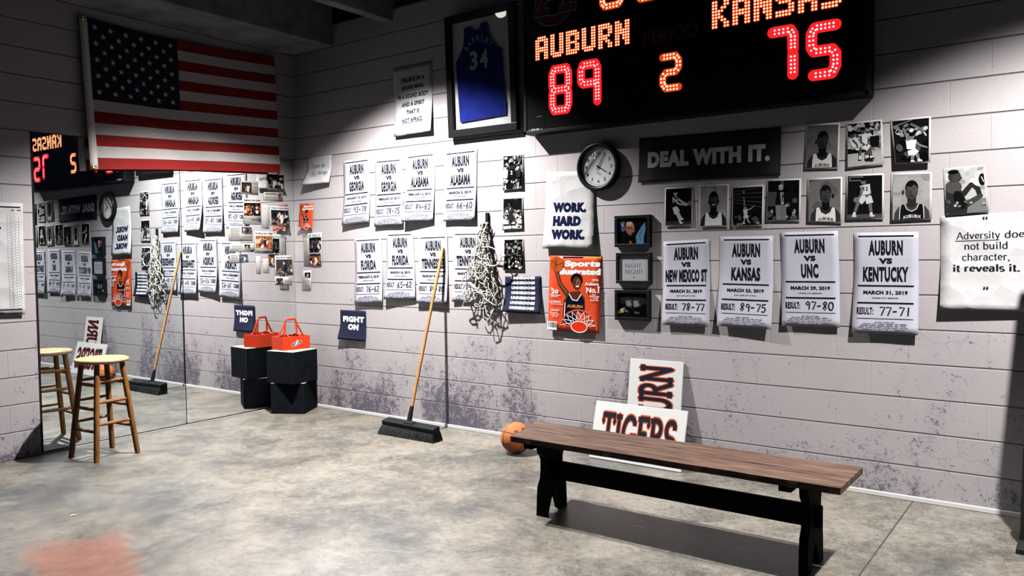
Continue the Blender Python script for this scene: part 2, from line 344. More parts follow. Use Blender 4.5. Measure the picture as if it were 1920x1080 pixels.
def ribbon(pts, wfun):
    k = len(pts); L = []; Rr = []
    for i, p in enumerate(pts):
        a = pts[max(i-1, 0)]; b = pts[min(i+1, k-1)]
        dx, dy = b[0]-a[0], b[1]-a[1]; l = math.hypot(dx, dy) or 1e-6; dx /= l; dy /= l
        w = wfun(dx, dy)/2; L.append((p[0]-dy*w, p[1]+dx*w)); Rr.append((p[0]+dy*w, p[1]-dx*w))
    return [(L[i], L[i+1], Rr[i+1], Rr[i]) for i in range(k-1)]
def roman(t, thick=.085, thin=.032, ser=.03, shear=0):
    """quads of a line of roman lettering, baseline 0, cap height .68"""
    x = 0; q = []
    for ch in t:
        adv, st, se = RO[ch]
        for s in st:
            q += [[(x+a+shear*b, b) for a, b in qq] for qq in ribbon(s, lambda dx, dy: thin+(thick-thin)*abs(dy))]
        for sx, sy, hw in se:
            y0, y1 = (sy, sy+ser) if sy < .2 else (sy-ser, sy)
            q.append([(x+a+shear*b, b) for a, b in ((sx-hw, y0), (sx+hw, y0), (sx+hw, y1), (sx-hw, y1))])
        x += adv
    return q, x

# ------------------------------------------------------------------ printed sheets
class Paint:
    """draws into unit coordinates (u right, v up) of a surface"""
    def P(s, u, v, h): raise NotImplementedError
    def step(s):
        s.root.h += .00011; return s.root.h
    def poly(s, pts, m):
        h = s.step(); s.root.mb.add([s.P(u, v, h) for u, v in pts], [tuple(range(len(pts)))], m)
    def quads(s, qs, m):
        h = s.step(); vs = []; fs = []
        for q in qs:
            fs.append(tuple(range(len(vs), len(vs)+len(q)))); vs += [s.P(u, v, h) for u, v in q]
        s.root.mb.add(vs, fs, m)
    def rect(s, u0, v0, u1, v1, m):
        nv = max(1, math.ceil(abs(v1-v0)/.1)); nu = max(1, math.ceil(abs(u1-u0)/.25)); h = s.step()
        vs = [s.P(u0+(u1-u0)*i/nu, v0+(v1-v0)*j/nv, h) for j in range(nv+1) for i in range(nu+1)]
        s.root.mb.add(vs, [(j*(nu+1)+i, j*(nu+1)+i+1, (j+1)*(nu+1)+i+1, (j+1)*(nu+1)+i) for j in range(nv) for i in range(nu)], m)
    def ell(s, cu, cv, ru, rv, m, n=14, rot=0):
        c, d = math.cos(rot), math.sin(rot); pts = []
        for i in range(n):
            a = 2*PI*i/n; x, y = ru*s.W*math.cos(a), rv*s.H*math.sin(a)
            pts.append((cu+(x*c-y*d)/s.W, cv+(x*d+y*c)/s.H))
        s.poly(pts, m)
    def stroke(s, pts, wd, m):
        """polyline, width as a fraction of the height; wd may taper (w0, w1)"""
        ph = [(u*s.W, v*s.H) for u, v in pts]; k = len(ph)
        if not isinstance(wd, tuple): wd = (wd, wd)
        qs = []
        L = []; Rr = []
        for i, p in enumerate(ph):
            a = ph[max(i-1, 0)]; b = ph[min(i+1, k-1)]; dx, dy = b[0]-a[0], b[1]-a[1]; l = math.hypot(dx, dy) or 1e-6
            ww = (wd[0]+(wd[1]-wd[0])*i/max(1, k-1))*s.H/2
            L.append(((p[0]-dy/l*ww)/s.W, (p[1]+dx/l*ww)/s.H)); Rr.append(((p[0]+dy/l*ww)/s.W, (p[1]-dx/l*ww)/s.H))
        s.quads([(L[i], L[i+1], Rr[i+1], Rr[i]) for i in range(k-1)], m)
    def text(s, t, cu, cv, wd, ht, m, off=.02, shear=0, sp=1.0, rot=0):
        """text centred at (cu, cv), fitted to wd x ht (fractions); wd None keeps the letter shapes"""
        vs, fs, tw, th = text_geo(t, off, shear, sp)
        kx_h = ht/th
        kx = wd/tw if wd else kx_h*s.H/s.W
        h = s.step(); c, d = math.cos(rot), math.sin(rot); out = []
        for x, y in vs:
            x = (x-tw/2)*kx*s.W; y = (y-th/2)*kx_h*s.H
            out.append(s.P(cu+(x*c-y*d)/s.W, cv+(x*d+y*c)/s.H, h))
        s.root.mb.add(out, fs, m)
    def roman(s, t, cu, base, cap, m, wd=None, thick=.085, thin=.032, shear=0, rot=0):
        q, adv = roman(t, thick, thin, shear=shear); ky = cap/.68; kx = wd/adv if wd else ky*s.H/s.W
        s.quads([[(cu+(x-adv/2)*kx, base+y*ky) for x, y in qq] for qq in q], m)
    def hand(s, t, u0, u1, base, ht, m, wd=.008):
        k = (u1-u0)/(len(t)*.52)
        for i, ch in enumerate(t):
            for st in HW[ch]:
                j = random.uniform(-.03, .03)
                s.stroke([(u0+(i*.52+x+.06*y)*k, base+(y+j)*ht/.7) for x, y in st], wd, m)
    def sub(s, u0, v0, u1, v1): return Sub(s, u0, v0, u1, v1)
class Sub(Paint):
    def __init__(s, p, u0, v0, u1, v1):
        s.p = p; s.b = (u0, v0, u1, v1); s.root = p.root; s.W = p.W*(u1-u0); s.H = p.H*(v1-v0)
    def P(s, u, v, h):
        b = s.b; return s.p.P(b[0]+(b[2]-b[0])*min(1, max(0, u)), b[1]+(b[3]-b[1])*min(1, max(0, v)), h)
class Sheet(Paint):
    def __init__(s, quad, paper, plane='R', base=.004, lift=0, side=0, warp=.0015, nu=8, nv=14, mirror=None, stiff=False):
        s.stiff = stiff; s.q = quad; s.pl = plane; s.base = base; s.lift = lift; s.side = side; s.warp = warp; s.root = s; s.h = .0
        s.mx = mirror; s.mb = MB(); s.ph = random.uniform(0, 6)
        tl, tr, br, bl = [Vector(p) for p in quad]; s.W = ((tr-tl).length+(br-bl).length)/2; s.H = ((tl-bl).length+(tr-br).length)/2
        t = .0006                                        # real thickness
        F = [s.P(i/nu, j/nv, 0) for j in range(nv+1) for i in range(nu+1)]; B = [s.P(i/nu, j/nv, -t) for j in range(nv+1) for i in range(nu+1)]
        n1 = nu+1; fs = [(j*n1+i, j*n1+i+1, (j+1)*n1+i+1, (j+1)*n1+i) for j in range(nv) for i in range(nu)]
        k = len(F); rim = [i for i in range(n1)]+[j*n1+nu for j in range(1, nv+1)]+[nv*n1+i for i in range(nu-1, -1, -1)]+[j*n1 for j in range(nv-1, 0, -1)]
        fb = [tuple(x+k for x in f[::-1]) for f in fs]; fr = [(rim[i], rim[i-1], rim[i-1]+k, rim[i]+k) for i in range(len(rim))]
        s.mb.add(F+B, fs+fb+fr, paper, True); s.h = .0007
    def P(s, u, v, h):
        tl, tr, br, bl = s.q
        x = (tl[0]*(1-u)+tr[0]*u)*v+(bl[0]*(1-u)+br[0]*u)*(1-v); z = (tl[1]*(1-u)+tr[1]*u)*v+(bl[1]*(1-u)+br[1]*u)*(1-v)
        if s.stiff: o = s.base+h+s.lift*(1-v)*(1+s.side*(2*u-1)*0)
        else: o = s.base+h+s.lift*max(0, 1-v/.55)**1.3*(1+s.side*(2*u-1))+s.warp*(1+math.sin(u*7+s.ph)*math.sin(v*6+s.ph))
        if s.pl == 'R': return (x, -o, z)
        if s.pl == 'M': return (MX(x)+o, x, z)
        return (s.mx+o, x, z)
    def done(s, name, label, cat, group=None):
        return tag(s.mb.build(name, recalc=False), label, cat, group)
def MX(y): return -.03-.00524*y          # mirror face: x at a given y

def grey_crowd(p, n, lo=.05, hi=.6, v0=0, v1=1, r=.06, cols=None):
    for _ in range(n):
        g = random.uniform(lo, hi); c = random.choice(cols) if cols else (g, g, g)
        g = round(g*8)/8
        if not cols: c = (g, g, g)
        p.ell(random.random(), random.uniform(v0, v1), random.uniform(.5, 1.4)*r, random.uniform(.5, 1.3)*r, ink(*c), 7, random.uniform(0, 3))
def portrait(p, bg, skin, jersey, trim, letters=True, smile=False, cx=.5, hair=(.02,), turn=0):
    p.rect(0, 0, 1, 1, ink(bg))
    for _ in range(14): p.ell(random.random(), random.random(), .16, .12, ink(round(max(.02, bg+random.choice((-.06, .05, .02))), 2)), 9)
    sk, sd, sh = ink(skin), ink(skin*.55), ink(min(1, skin*1.9+.04))
    p.poly([(cx-.48, 0), (cx-.46, .16), (cx-.36, .27), (cx-.14, .35), (cx+.14, .35), (cx+.36, .27), (cx+.46, .16), (cx+.48, 0)], sk)
    p.poly([(cx-.11, .28), (cx-.12, .5), (cx+.12, .5), (cx+.11, .28), (cx, .24)], sd)
    jm, tm = ink(jersey), ink(trim)
    p.poly([(cx-.33, 0), (cx-.32, .20), (cx-.30, .315), (cx-.19, .335), (cx-.13, .22), (cx, .17), (cx+.13, .22), (cx+.19, .335), (cx+.30, .315), (cx+.32, .20), (cx+.33, 0)], jm)
    p.stroke([(cx-.19, .335), (cx-.13, .22), (cx, .17), (cx+.13, .22), (cx+.19, .335)], .018, tm)
    p.stroke([(cx-.30, .315), (cx-.32, .20), (cx-.33, 0)], .016, tm); p.stroke([(cx+.30, .315), (cx+.32, .20), (cx+.33, 0)], .016, tm)
    if letters:
        for i, ch in enumerate('AUBURN'): p.text(ch, cx-.2+.08*i, .045+.022*(1-abs(i-2.5)/2.5), .066, .075, tm, .03)
    p.ell(cx+turn*.2-.17, .60, .03, .05, sd); p.ell(cx+turn*.2+.17, .60, .03, .05, sd)
    p.ell(cx, .70, .175, .165, ink(*[hair[0]]*3)); p.ell(cx, .615, .165, .185, sk, 20)
    p.ell(cx, .755, .135, .055, ink(*[hair[0]]*3))
    p.ell(cx+.06, .63, .075, .13, ink(min(1, skin*1.35+.01))); p.ell(cx-.06, .685, .05, .03, ink(min(1, skin*1.5+.02)))
    for sx in (-.062, .062):
        x = cx+turn*.05+sx
        p.stroke([(x-.04, .665), (x, .675), (x+.04, .662)], .010, ink(.01)); p.ell(x, .638, .030, .011, ink(.30)); p.ell(x, .638, .013, .012, ink(.01))
    p.stroke([(cx+turn*.05-.005, .64), (cx+turn*.07+.02, .575), (cx+turn*.05-.02, .57)], .009, sd)
    if smile: p.ell(cx+turn*.05, .522, .058, .02, ink(.75)); p.stroke([(cx-.07, .53), (cx, .502), (cx+.07, .53)], .012, sd)
    else: p.stroke([(cx-.05, .522), (cx, .528), (cx+.05, .522)], .013, ink(.015)); p.ell(cx, .508, .038, .010, ink(min(1, skin*1.2)))
def limb(p, pts, w0, w1, m):
    p.stroke(pts, (w0, w1), m)
    for (x, y) in pts[1:-1]: p.ell(x, y, (w0+w1)/4*p.H/p.W, (w0+w1)/4, m, 8)
    p.ell(pts[-1][0], pts[-1][1], w1*.55*p.H/p.W, w1*.55, m, 8)
def player(p, J, skin, jersey, shorts=None, num=None, shoe=.6, ball=None, s=1.0):
    """J: head, neck, hip, two arms (shoulder, elbow, hand), two legs (hip, knee, foot)"""
    sk = ink(skin) if not isinstance(skin, tuple) else ink(*skin); jm = ink(jersey) if not isinstance(jersey, tuple) else ink(*jersey)
    sm = (ink(shorts) if not isinstance(shorts, tuple) else ink(*shorts)) if shorts is not None else jm
    for leg in J['legs']:
        limb(p, leg, .075*s, .04*s, sk); h, k = leg[0], leg[1]
        p.stroke([h, (h[0]+(k[0]-h[0])*.8, h[1]+(k[1]-h[1])*.8)], (.10*s, .12*s), sm)
        a, b = leg[-2], leg[-1]; p.stroke([(a[0]+(b[0]-a[0])*.7, a[1]+(b[1]-a[1])*.7), b], .045*s, ink(.75)); p.ell(b[0]+.02, b[1], .045*s*p.H/p.W, .022*s, ink(shoe), 8)
    if 'arm2' in J: limb(p, J['arm2'], .05*s, .03*s, sk)
    n, h = J['neck'], J['hip']
    p.stroke([n, h], (.17*s, .13*s), jm); p.stroke([(n[0], n[1]), (n[0], n[1]+.03)], .05*s, sk)
    if num: p.text(num, (n[0]+h[0])/2, (n[1]*.6+h[1]*.4), None, .07*s, ink(.02 if (jersey if not isinstance(jersey, tuple) else jersey[0]) > .3 else .8), .03)
    if 'arm1' in J: limb(p, J['arm1'], .05*s, .03*s, sk)
    hd = J['head']; p.ell(hd[0], hd[1], .045*s*p.H/p.W, .06*s, sk, 12); p.ell(hd[0], hd[1]+.03*s, .045*s*p.H/p.W, .033*s, ink(.015), 10)
    if ball: p.ell(ball[0], ball[1], .05*s*p.H/p.W, .05*s, ink(*ball[2]) if len(ball) > 2 else ink(.22), 14)

# ================================================================== THE ROOM
b = MB()
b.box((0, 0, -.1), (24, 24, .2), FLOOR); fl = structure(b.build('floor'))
b = MB(); b.box((4.1, .1, 1.83), (8.6, .2, 3.66), WALL_R); structure(b.build('wall_right'))
b = MB()
b.box((-.125, -5.72, 2.2), (.25, 6.56, 4.4), WALL_L); b.box((-.125, -1.22, 3.419), (.25, 2.44, 1.962), WALL_L)
b.box((-.155, -1.22, 1.219), (.19, 2.44, 2.438), SOOT)
b.box((-.125, .86, 2.2), (.25, 1.3, 4.4), SOOT)
structure(b.build('wall_left'))
b = MB(); b.box((4.1, 1.6, 2.2), (8.7, .2, 4.4), SOOT); structure(b.build('wall_far'))
b = MB(); b.box((4.2, -2.0, 4.5), (10, 8, .2), SOOT); structure(b.build('ceiling'))
b = MB(); b.box((.302, -2.9, 3.925), (.60, 5.8, .95), CONC, bev=.012); structure(b.build('trim_1'))
b = MB(); b.box((1.325, -2.55, 3.98), (.11, 8.1, .86), CONC, bev=.01); structure(b.build('trim_2'))
LEDGE = mat('white_painted_trim', (.82, .82, .80), .5)
b = MB(); b.box((4.15, -.008, .014), (8.3, .016, .028), LEDGE, bev=.003); structure(b.build('baseboard_right'))
ALU = mat('brushed_channel', (.45, .46, .46), .5)
b = MB(); b.box((-.010, -1.23, .005), (.016, 2.40, .010), ALU); structure(b.build('baseboard_left'))

# mirror sheets in their recess
MIR1 = mirror_mat('silvered_glass', (.88, .90, .90)); MIR2 = mirror_mat('silvered_glass_grey', (.70, .755, .775)); EDGE = mat('mirror_edge', (.02, .03, .03), .3)
for y0, y1, m, lb in ((-1.220, -.003, MIR1, 'tall clear wall mirror sheet in the corner with newspaper clippings on it'),
                      (-2.420, -1.227, MIR2, 'tall greyer wall mirror sheet behind the wooden stool')):
    b = MB(); z0, z1 = .017, 2.434
    F = [(MX(y), y, z) for y in (y0, y1) for z in (z0, z1)]; B = [(MX(y)-.006, y, z) for y in (y0, y1) for z in (z0, z1)]
    b.add(F, [(0, 2, 3, 1)], m); b.add(F+B, [(0, 1, 5, 4), (2, 6, 7, 3), (0, 4, 6, 2), (1, 3, 7, 5), (4, 5, 7, 6)], EDGE)
    tag(b.build('mirror_panel', recalc=False), lb, 'mirror', 'mirror sheets on the left wall')

b = MB(); b.box((-.014, -2.431, 1.225), (.024, .018, 2.418), mat('recess_shade_black', (.006, .006, .007), .6)); structure(b.build('recess_shade_strip'))  # dark strip standing in for the recess edge's shade in the mirror
# lamps
HOUS = mat('black_lamp_metal', (.02, .02, .02), .4); BULB = mat('lit_bulb', (1, 1, 1), .3, emit=(1, .95, .88), es=16)
for nm, loc, wt, lb in LAMPS:
    t = thing(nm, lb, 'lamp', loc, 0, 'ceiling downlights')
    b = MB(); b.lathe([(.03, .24), (.075, .22), (.085, .06), (.087, .0), (.083, .0), (.080, .06), (.03, .10)], HOUS, 24); b.build('housing', t)
    b = MB(); b.tube([(0, 0, .235), (0, 0, .69)], .012, HOUS, 10); b.build('stem', t)
    b = MB(); b.lathe([(.001, -.050), (.03, -.045), (.050, -.025), (.054, .0), (.045, .04), (.03, .10)], BULB, 20); b.build('bulb', t)
    ld = bpy.data.lights.new('lamp_light', 'SPOT'); ld.energy = wt; ld.spot_size = R_(121); ld.spot_blend = .36; ld.shadow_soft_size = .035
    ld.color = (1, .965, .94)
    ld.use_nodes = True; nt = ld.node_tree; em = nt.nodes['Emission']           # downlight beam: strongest straight down
    ge = nt.nodes.new('ShaderNodeTexCoord'); sx = nt.nodes.new('ShaderNodeSeparateXYZ'); nt.links.new(ge.outputs['Normal'], sx.inputs[0])
    nt.links.new(mth(nt, 'POWER', mth(nt, 'ABSOLUTE', sx.outputs[2]), BEAM), em.inputs['Strength'])
    lo = bpy.data.objects.new('lamp_light', ld); COL.objects.link(lo); lo.parent = t; lo.location = (0, 0, -.092)

# ================================================================== SHEETS ON THE RIGHT WALL
WALL = {
 'G1':[(0.712,2.370),(1.066,2.376),(1.057,1.784),(0.709,1.765)], 'G2':[(1.133,2.348),(1.470,2.346),(1.482,1.746),(1.130,1.742)],
 'G3':[(1.515,2.359),(1.861,2.362),(1.838,1.767),(1.499,1.775)], 'G4':[(1.961,2.351),(2.321,2.352),(2.300,1.758),(1.963,1.763)],
 'G5':[(0.843,1.642),(1.193,1.650),(1.213,1.047),(0.850,1.029)], 'G6':[(1.262,1.684),(1.590,1.686),(1.615,1.088),(1.252,1.084)],
 'G7':[(1.650,1.651),(1.987,1.654),(1.989,1.057),(1.640,1.059)], 'G8':[(2.047,1.675),(2.365,1.670),(2.387,1.084),(2.042,1.084)],
 'G9':[(3.981,1.559),(4.315,1.571),(4.329,0.977),(3.979,0.975)], 'G10':[(4.396,1.586),(4.750,1.583),(4.754,0.981),(4.383,0.986)],
 'G11':[(4.799,1.606),(5.150,1.606),(5.171,1.010),(4.816,1.006)], 'G12':[(5.243,1.592),(5.597,1.589),(5.606,0.988),(5.242,0.984)],
 'believe':[(1.380,3.129),(1.834,3.132),(1.847,2.538),(1.401,2.527)], 'ican':[(0.194,2.440),(0.552,2.441),(0.535,2.178),(0.167,2.174)],
 'smallmag':[(0.070,1.998),(0.272,1.995),(0.271,1.741),(0.064,1.736)], 'parthist':[(0.109,1.701),(0.384,1.710),(0.374,1.383),(0.114,1.388)],
 'clip2':[(0.086,1.335),(0.217,1.342),(0.210,1.148),(0.079,1.150)], 'fight':[(0.629,0.967),(0.978,0.968),(0.978,0.685),(0.621,0.691)],
 'P1':[(2.579,2.274),(2.784,2.270),(2.785,1.990),(2.580,1.989)], 'P2':[(2.574,1.934),(2.774,1.932),(2.776,1.676),(2.576,1.673)],
 'P3':[(2.579,1.605),(2.775,1.608),(2.781,1.349),(2.579,1.351)], 'under':[(2.593,1.302),(2.940,1.308),(2.949,1.015),(2.587,1.022)],
 'work':[(3.001,2.113),(3.439,2.091),(3.431,1.512),(2.977,1.523)], 'mag':[(3.025,1.468),(3.484,1.464),(3.475,0.886),(3.016,0.893)],
 'F1':[(3.610,1.752),(3.894,1.750),(3.893,1.523),(3.612,1.527)], 'F2':[(3.621,1.482),(3.897,1.485),(3.897,1.265),(3.622,1.261)],
 'F3':[(3.610,1.217),(3.888,1.213),(3.887,0.992),(3.609,1.001)], 'deal':[(3.797,2.293),(4.799,2.274),(4.798,1.965),(3.789,1.980)],
 'A1':[(3.993,1.934),(4.202,1.932),(4.202,1.663),(3.991,1.663)], 'A2':[(4.246,1.939),(4.456,1.934),(4.456,1.650),(4.246,1.651)],
 'A3':[(4.476,1.914),(4.691,1.915),(4.688,1.649),(4.476,1.648)], 'A4':[(4.709,1.946),(4.925,1.941),(4.925,1.671),(4.707,1.676)],
 'A5':[(4.964,1.938),(5.173,1.935),(5.175,1.651),(4.966,1.662)], 'A6':[(5.196,1.946),(5.408,1.940),(5.411,1.668),(5.196,1.670)],
 'A7':[(5.446,1.939),(5.663,1.932),(5.666,1.657),(5.449,1.652)], 'A8':[(5.721,1.947),(5.926,1.952),(5.949,1.686),(5.737,1.674)],
 'B1':[(4.954,2.276),(5.158,2.265),(5.153,1.985),(4.946,1.994)], 'B2':[(5.192,2.259),(5.395,2.260),(5.408,1.991),(5.196,1.979)],
 'B3':[(5.439,2.251),(5.655,2.251),(5.659,1.982),(5.473,1.984)], 'adv':[(5.709,1.676),(6.176,1.688),(6.185,1.142),(5.718,1.141)],
}
GAMES = [  # key, opponent, width, date, place, score, lift, side, label
 ('G1', 'GEORGIA', .56, 'JANUARY 12, 2019', 'AUBURN, ALABAMA', '93-78', .026, -.3, 'white game poster dated January 12 with handwritten result 93-78'),
 ('G2', 'GEORGIA', .56, 'FEBRUARY 27, 2019', 'ATHENS, GEORGIA', '78-75', .020, 0, 'white game poster dated February 27 with handwritten result 78-75'),
 ('G3', 'ALABAMA', .62, 'FEBRUARY 2, 2019', 'AUBURN, ALABAMA', '84-63', .036, -.5, 'white game poster dated February 2 with handwritten result 84-63'),
 ('G4', 'ALABAMA', .62, 'MARCH 5, 2019', 'TUSCALOOSA, ALABAMA', '66-60', .024, 0, 'white game poster dated March 5 with handwritten result 66-60'),
 ('G5', 'FLORIDA', .56, 'FEBRUARY 5, 2019', 'AUBURN, ALABAMA', '76-62', .022, 0, 'white game poster dated February 5 with handwritten result 76-62, above the navy FIGHT ON flag'),
 ('G6', 'FLORIDA', .58, 'MARCH 16, 2019', 'NASHVILLE, TENNESSEE', '65-62', .026, -.5, 'white game poster dated March 16 with handwritten result 65-62'),
 ('G7', 'TENNESSEE', .76, 'MARCH 9, 2019', 'AUBURN, ALABAMA', '84-80', .026, 0, 'white game poster dated March 9 behind the broom handle'),
 ('G8', 'TENNESSEE', .76, 'MARCH 17, 2019', 'NASHVILLE, TENNESSEE', '84-64', .012, -.4, 'white game poster dated March 17 partly covered by the hanging net'),
 ('G9', 'NEW MEXICO ST', .90, 'MARCH 21, 2019', 'SALT LAKE CITY, UTAH', '78-77', .024, 0, 'lavender white game poster dated March 21 with handwritten result 78-77'),
 ('G10', 'KANSAS', .54, 'MARCH 23, 2019', 'SALT LAKE CITY, UTAH', '89-75', .034, .2, 'lavender white game poster dated March 23 with handwritten result 89-75'),
 ('G11', 'UNC', .30, 'MARCH 29, 2019', 'KANSAS CITY, MISSOURI', '97-80', .020, 0, 'lavender white game poster dated March 29 with handwritten result 97-80'),
 ('G12', 'KENTUCKY', .70, 'MARCH 31, 2019', 'KANSAS CITY, MISSOURI', '77-71', .030, 0, 'lavender white game poster dated March 31 with handwritten result 77-71'),
]
for key, opp, ow, date, place, score, lift, side, lb in GAMES:
    s = Sheet(WALL[key], POSTER, lift=lift, side=side)
    s.rect(.07, .954, .93, .969, BLACK)
    s.text('AUBURN', .5, .845, .53, .150, BLACK, .055, sp=1.12); s.text('VS', .5, .717, .21, .058, BLACK, .065, sp=1.1); s.text(opp, .5, .585, ow, .150, BLACK, .055, sp=1.12)
    s.rect(.07, .463, .93, .479, BLACK); s.text(date, .5, .402, .74 if len(date) > 14 else .68, .044, BLACK, .055, sp=1.08); s.text(place, .5, .350, .40, .014, BLACK, .03)
    s.rect(.07, .294, .93, .310, BLACK); s.text('RESULT:', .195, .222, .26, .072, NAVYI if key in ('G1', 'G2', 'G3', 'G4', 'G5', 'G6') else BLACK, .035, sp=1.1)
    s.hand(score, .41, .90, .180, .082, BLACK, .0130)
    s.rect(.07, .146, .93, .151, BLACK)
    for i in range(6):
        wd = [.30, .66, .74, .80, .66, .40][i]; x = .5-wd/2
        while x < .5+wd/2-.05:
            l = random.uniform(.05, .13); s.rect(x, .112-.016*i, min(x+l, .5+wd/2), .120-.016*i, GREYI); x += l+.02
    s.done('game_poster', lb, 'poster', 'game posters on the block wall')

s = Sheet(WALL['believe'], PAPER, lift=.03, side=.3)
for i, (t, wd) in enumerate((('I BELIEVE IN A', .62), ('SOUND MIND,', .60), ('IN A SOUND BODY', .80), ('AND A SPIRIT', .60), ('THAT IS', .34), ('NOT AFRAID.', .56))):
    s.text(t, .5, .80-.118*i, wd, .066, NAVYI, .045, sp=1.1)
s.rect(.22, .165, .78, .173, NAVYI)
s.done('quote_poster', 'white poster starting I BELIEVE IN A, left of the framed jersey', 'poster')
s = Sheet(WALL['ican'], PAPER, lift=.045, side=-.4)
s.roman('I can do', .5, .60, .135, NAVYI, .50, .11, .05); s.roman('ALL', .34, .34, .13, NAVYI, .24, .11, .05, shear=.15); s.roman('things', .68, .34, .13, NAVYI, .36, .11, .05); s.rect(.22, .29, .46, .30, NAVYI)
s.done('quote_poster', 'small curled white sheet reading I can do ALL things, by the corner', 'poster')
s = Sheet(WALL['work'], PAPER, lift=.03, side=0)
for i, t in enumerate(('WORK.', 'HARD', 'WORK.')): s.text(t, .49 if i != 1 else .45, .535-.175*i, .66 if i != 1 else .55, .130, NAVYI, .09, sp=1.14)
s.done('quote_poster', 'white poster reading WORK. HARD WORK. below the round clock', 'poster')
s = Sheet(WALL['adv'], PAPER, lift=.03, side=-.3)
s.roman('\u201c', .48, .87, .10, BLACK, thick=.12, thin=.05)
s.roman('Adversity', .40, .745, .072, BLACK, .46, .115, .05); s.roman('does', .80, .745, .072, BLACK, .26, .115, .05); s.rect(.16, .722, .62, .729, BLACK)
s.roman('not build', .48, .635, .072, BLACK, .46, .115, .05); s.roman('character,', .48, .52, .072, BLACK, .50, .115, .05)
s.roman('it reveals it.', .48, .405, .072, BLACK, .70, thick=.165, thin=.07); s.roman('\u201d', .48, .15, .10, BLACK, thick=.12, thin=.05)
s.done('quote_poster', 'large crumpled white sheet about Adversity at the right edge', 'poster')
s = Sheet(WALL['deal'], mat('dark_banner_cloth', (.012, .012, .018), .7, bump=.1), lift=.006)
s.text('DEAL WITH IT.', .5, .50, .86, .36, mat('silver_print', (.80, .78, .86), .5, var=.15, vscale=6), .07, sp=1.12)
s.done('slogan_banner', 'long dark banner reading DEAL WITH IT under the scoreboard', 'banner')
s = Sheet(WALL['fight'], NAVY, lift=.028, side=-.3)
s.text('FIGHT', .52, .70, .82, .20, WHITEI, .075, sp=1.12); s.text('ON', .52, .44, .40, .20, WHITEI, .075, sp=1.12)
s.done('slogan_flag', 'small navy paper flag reading FIGHT ON right of the black crates', 'flag')
s = Sheet(WALL['under'], NAVY, lift=.035, side=-.2)
for i in range(7): s.text('UNDERDOGS', .51, .955-.138*i, .66, .082, WHITEI, .075, .12, sp=1.12)
s.done('slogan_sheet', 'navy sheet repeating UNDERDOGS in white, right of the net', 'poster')

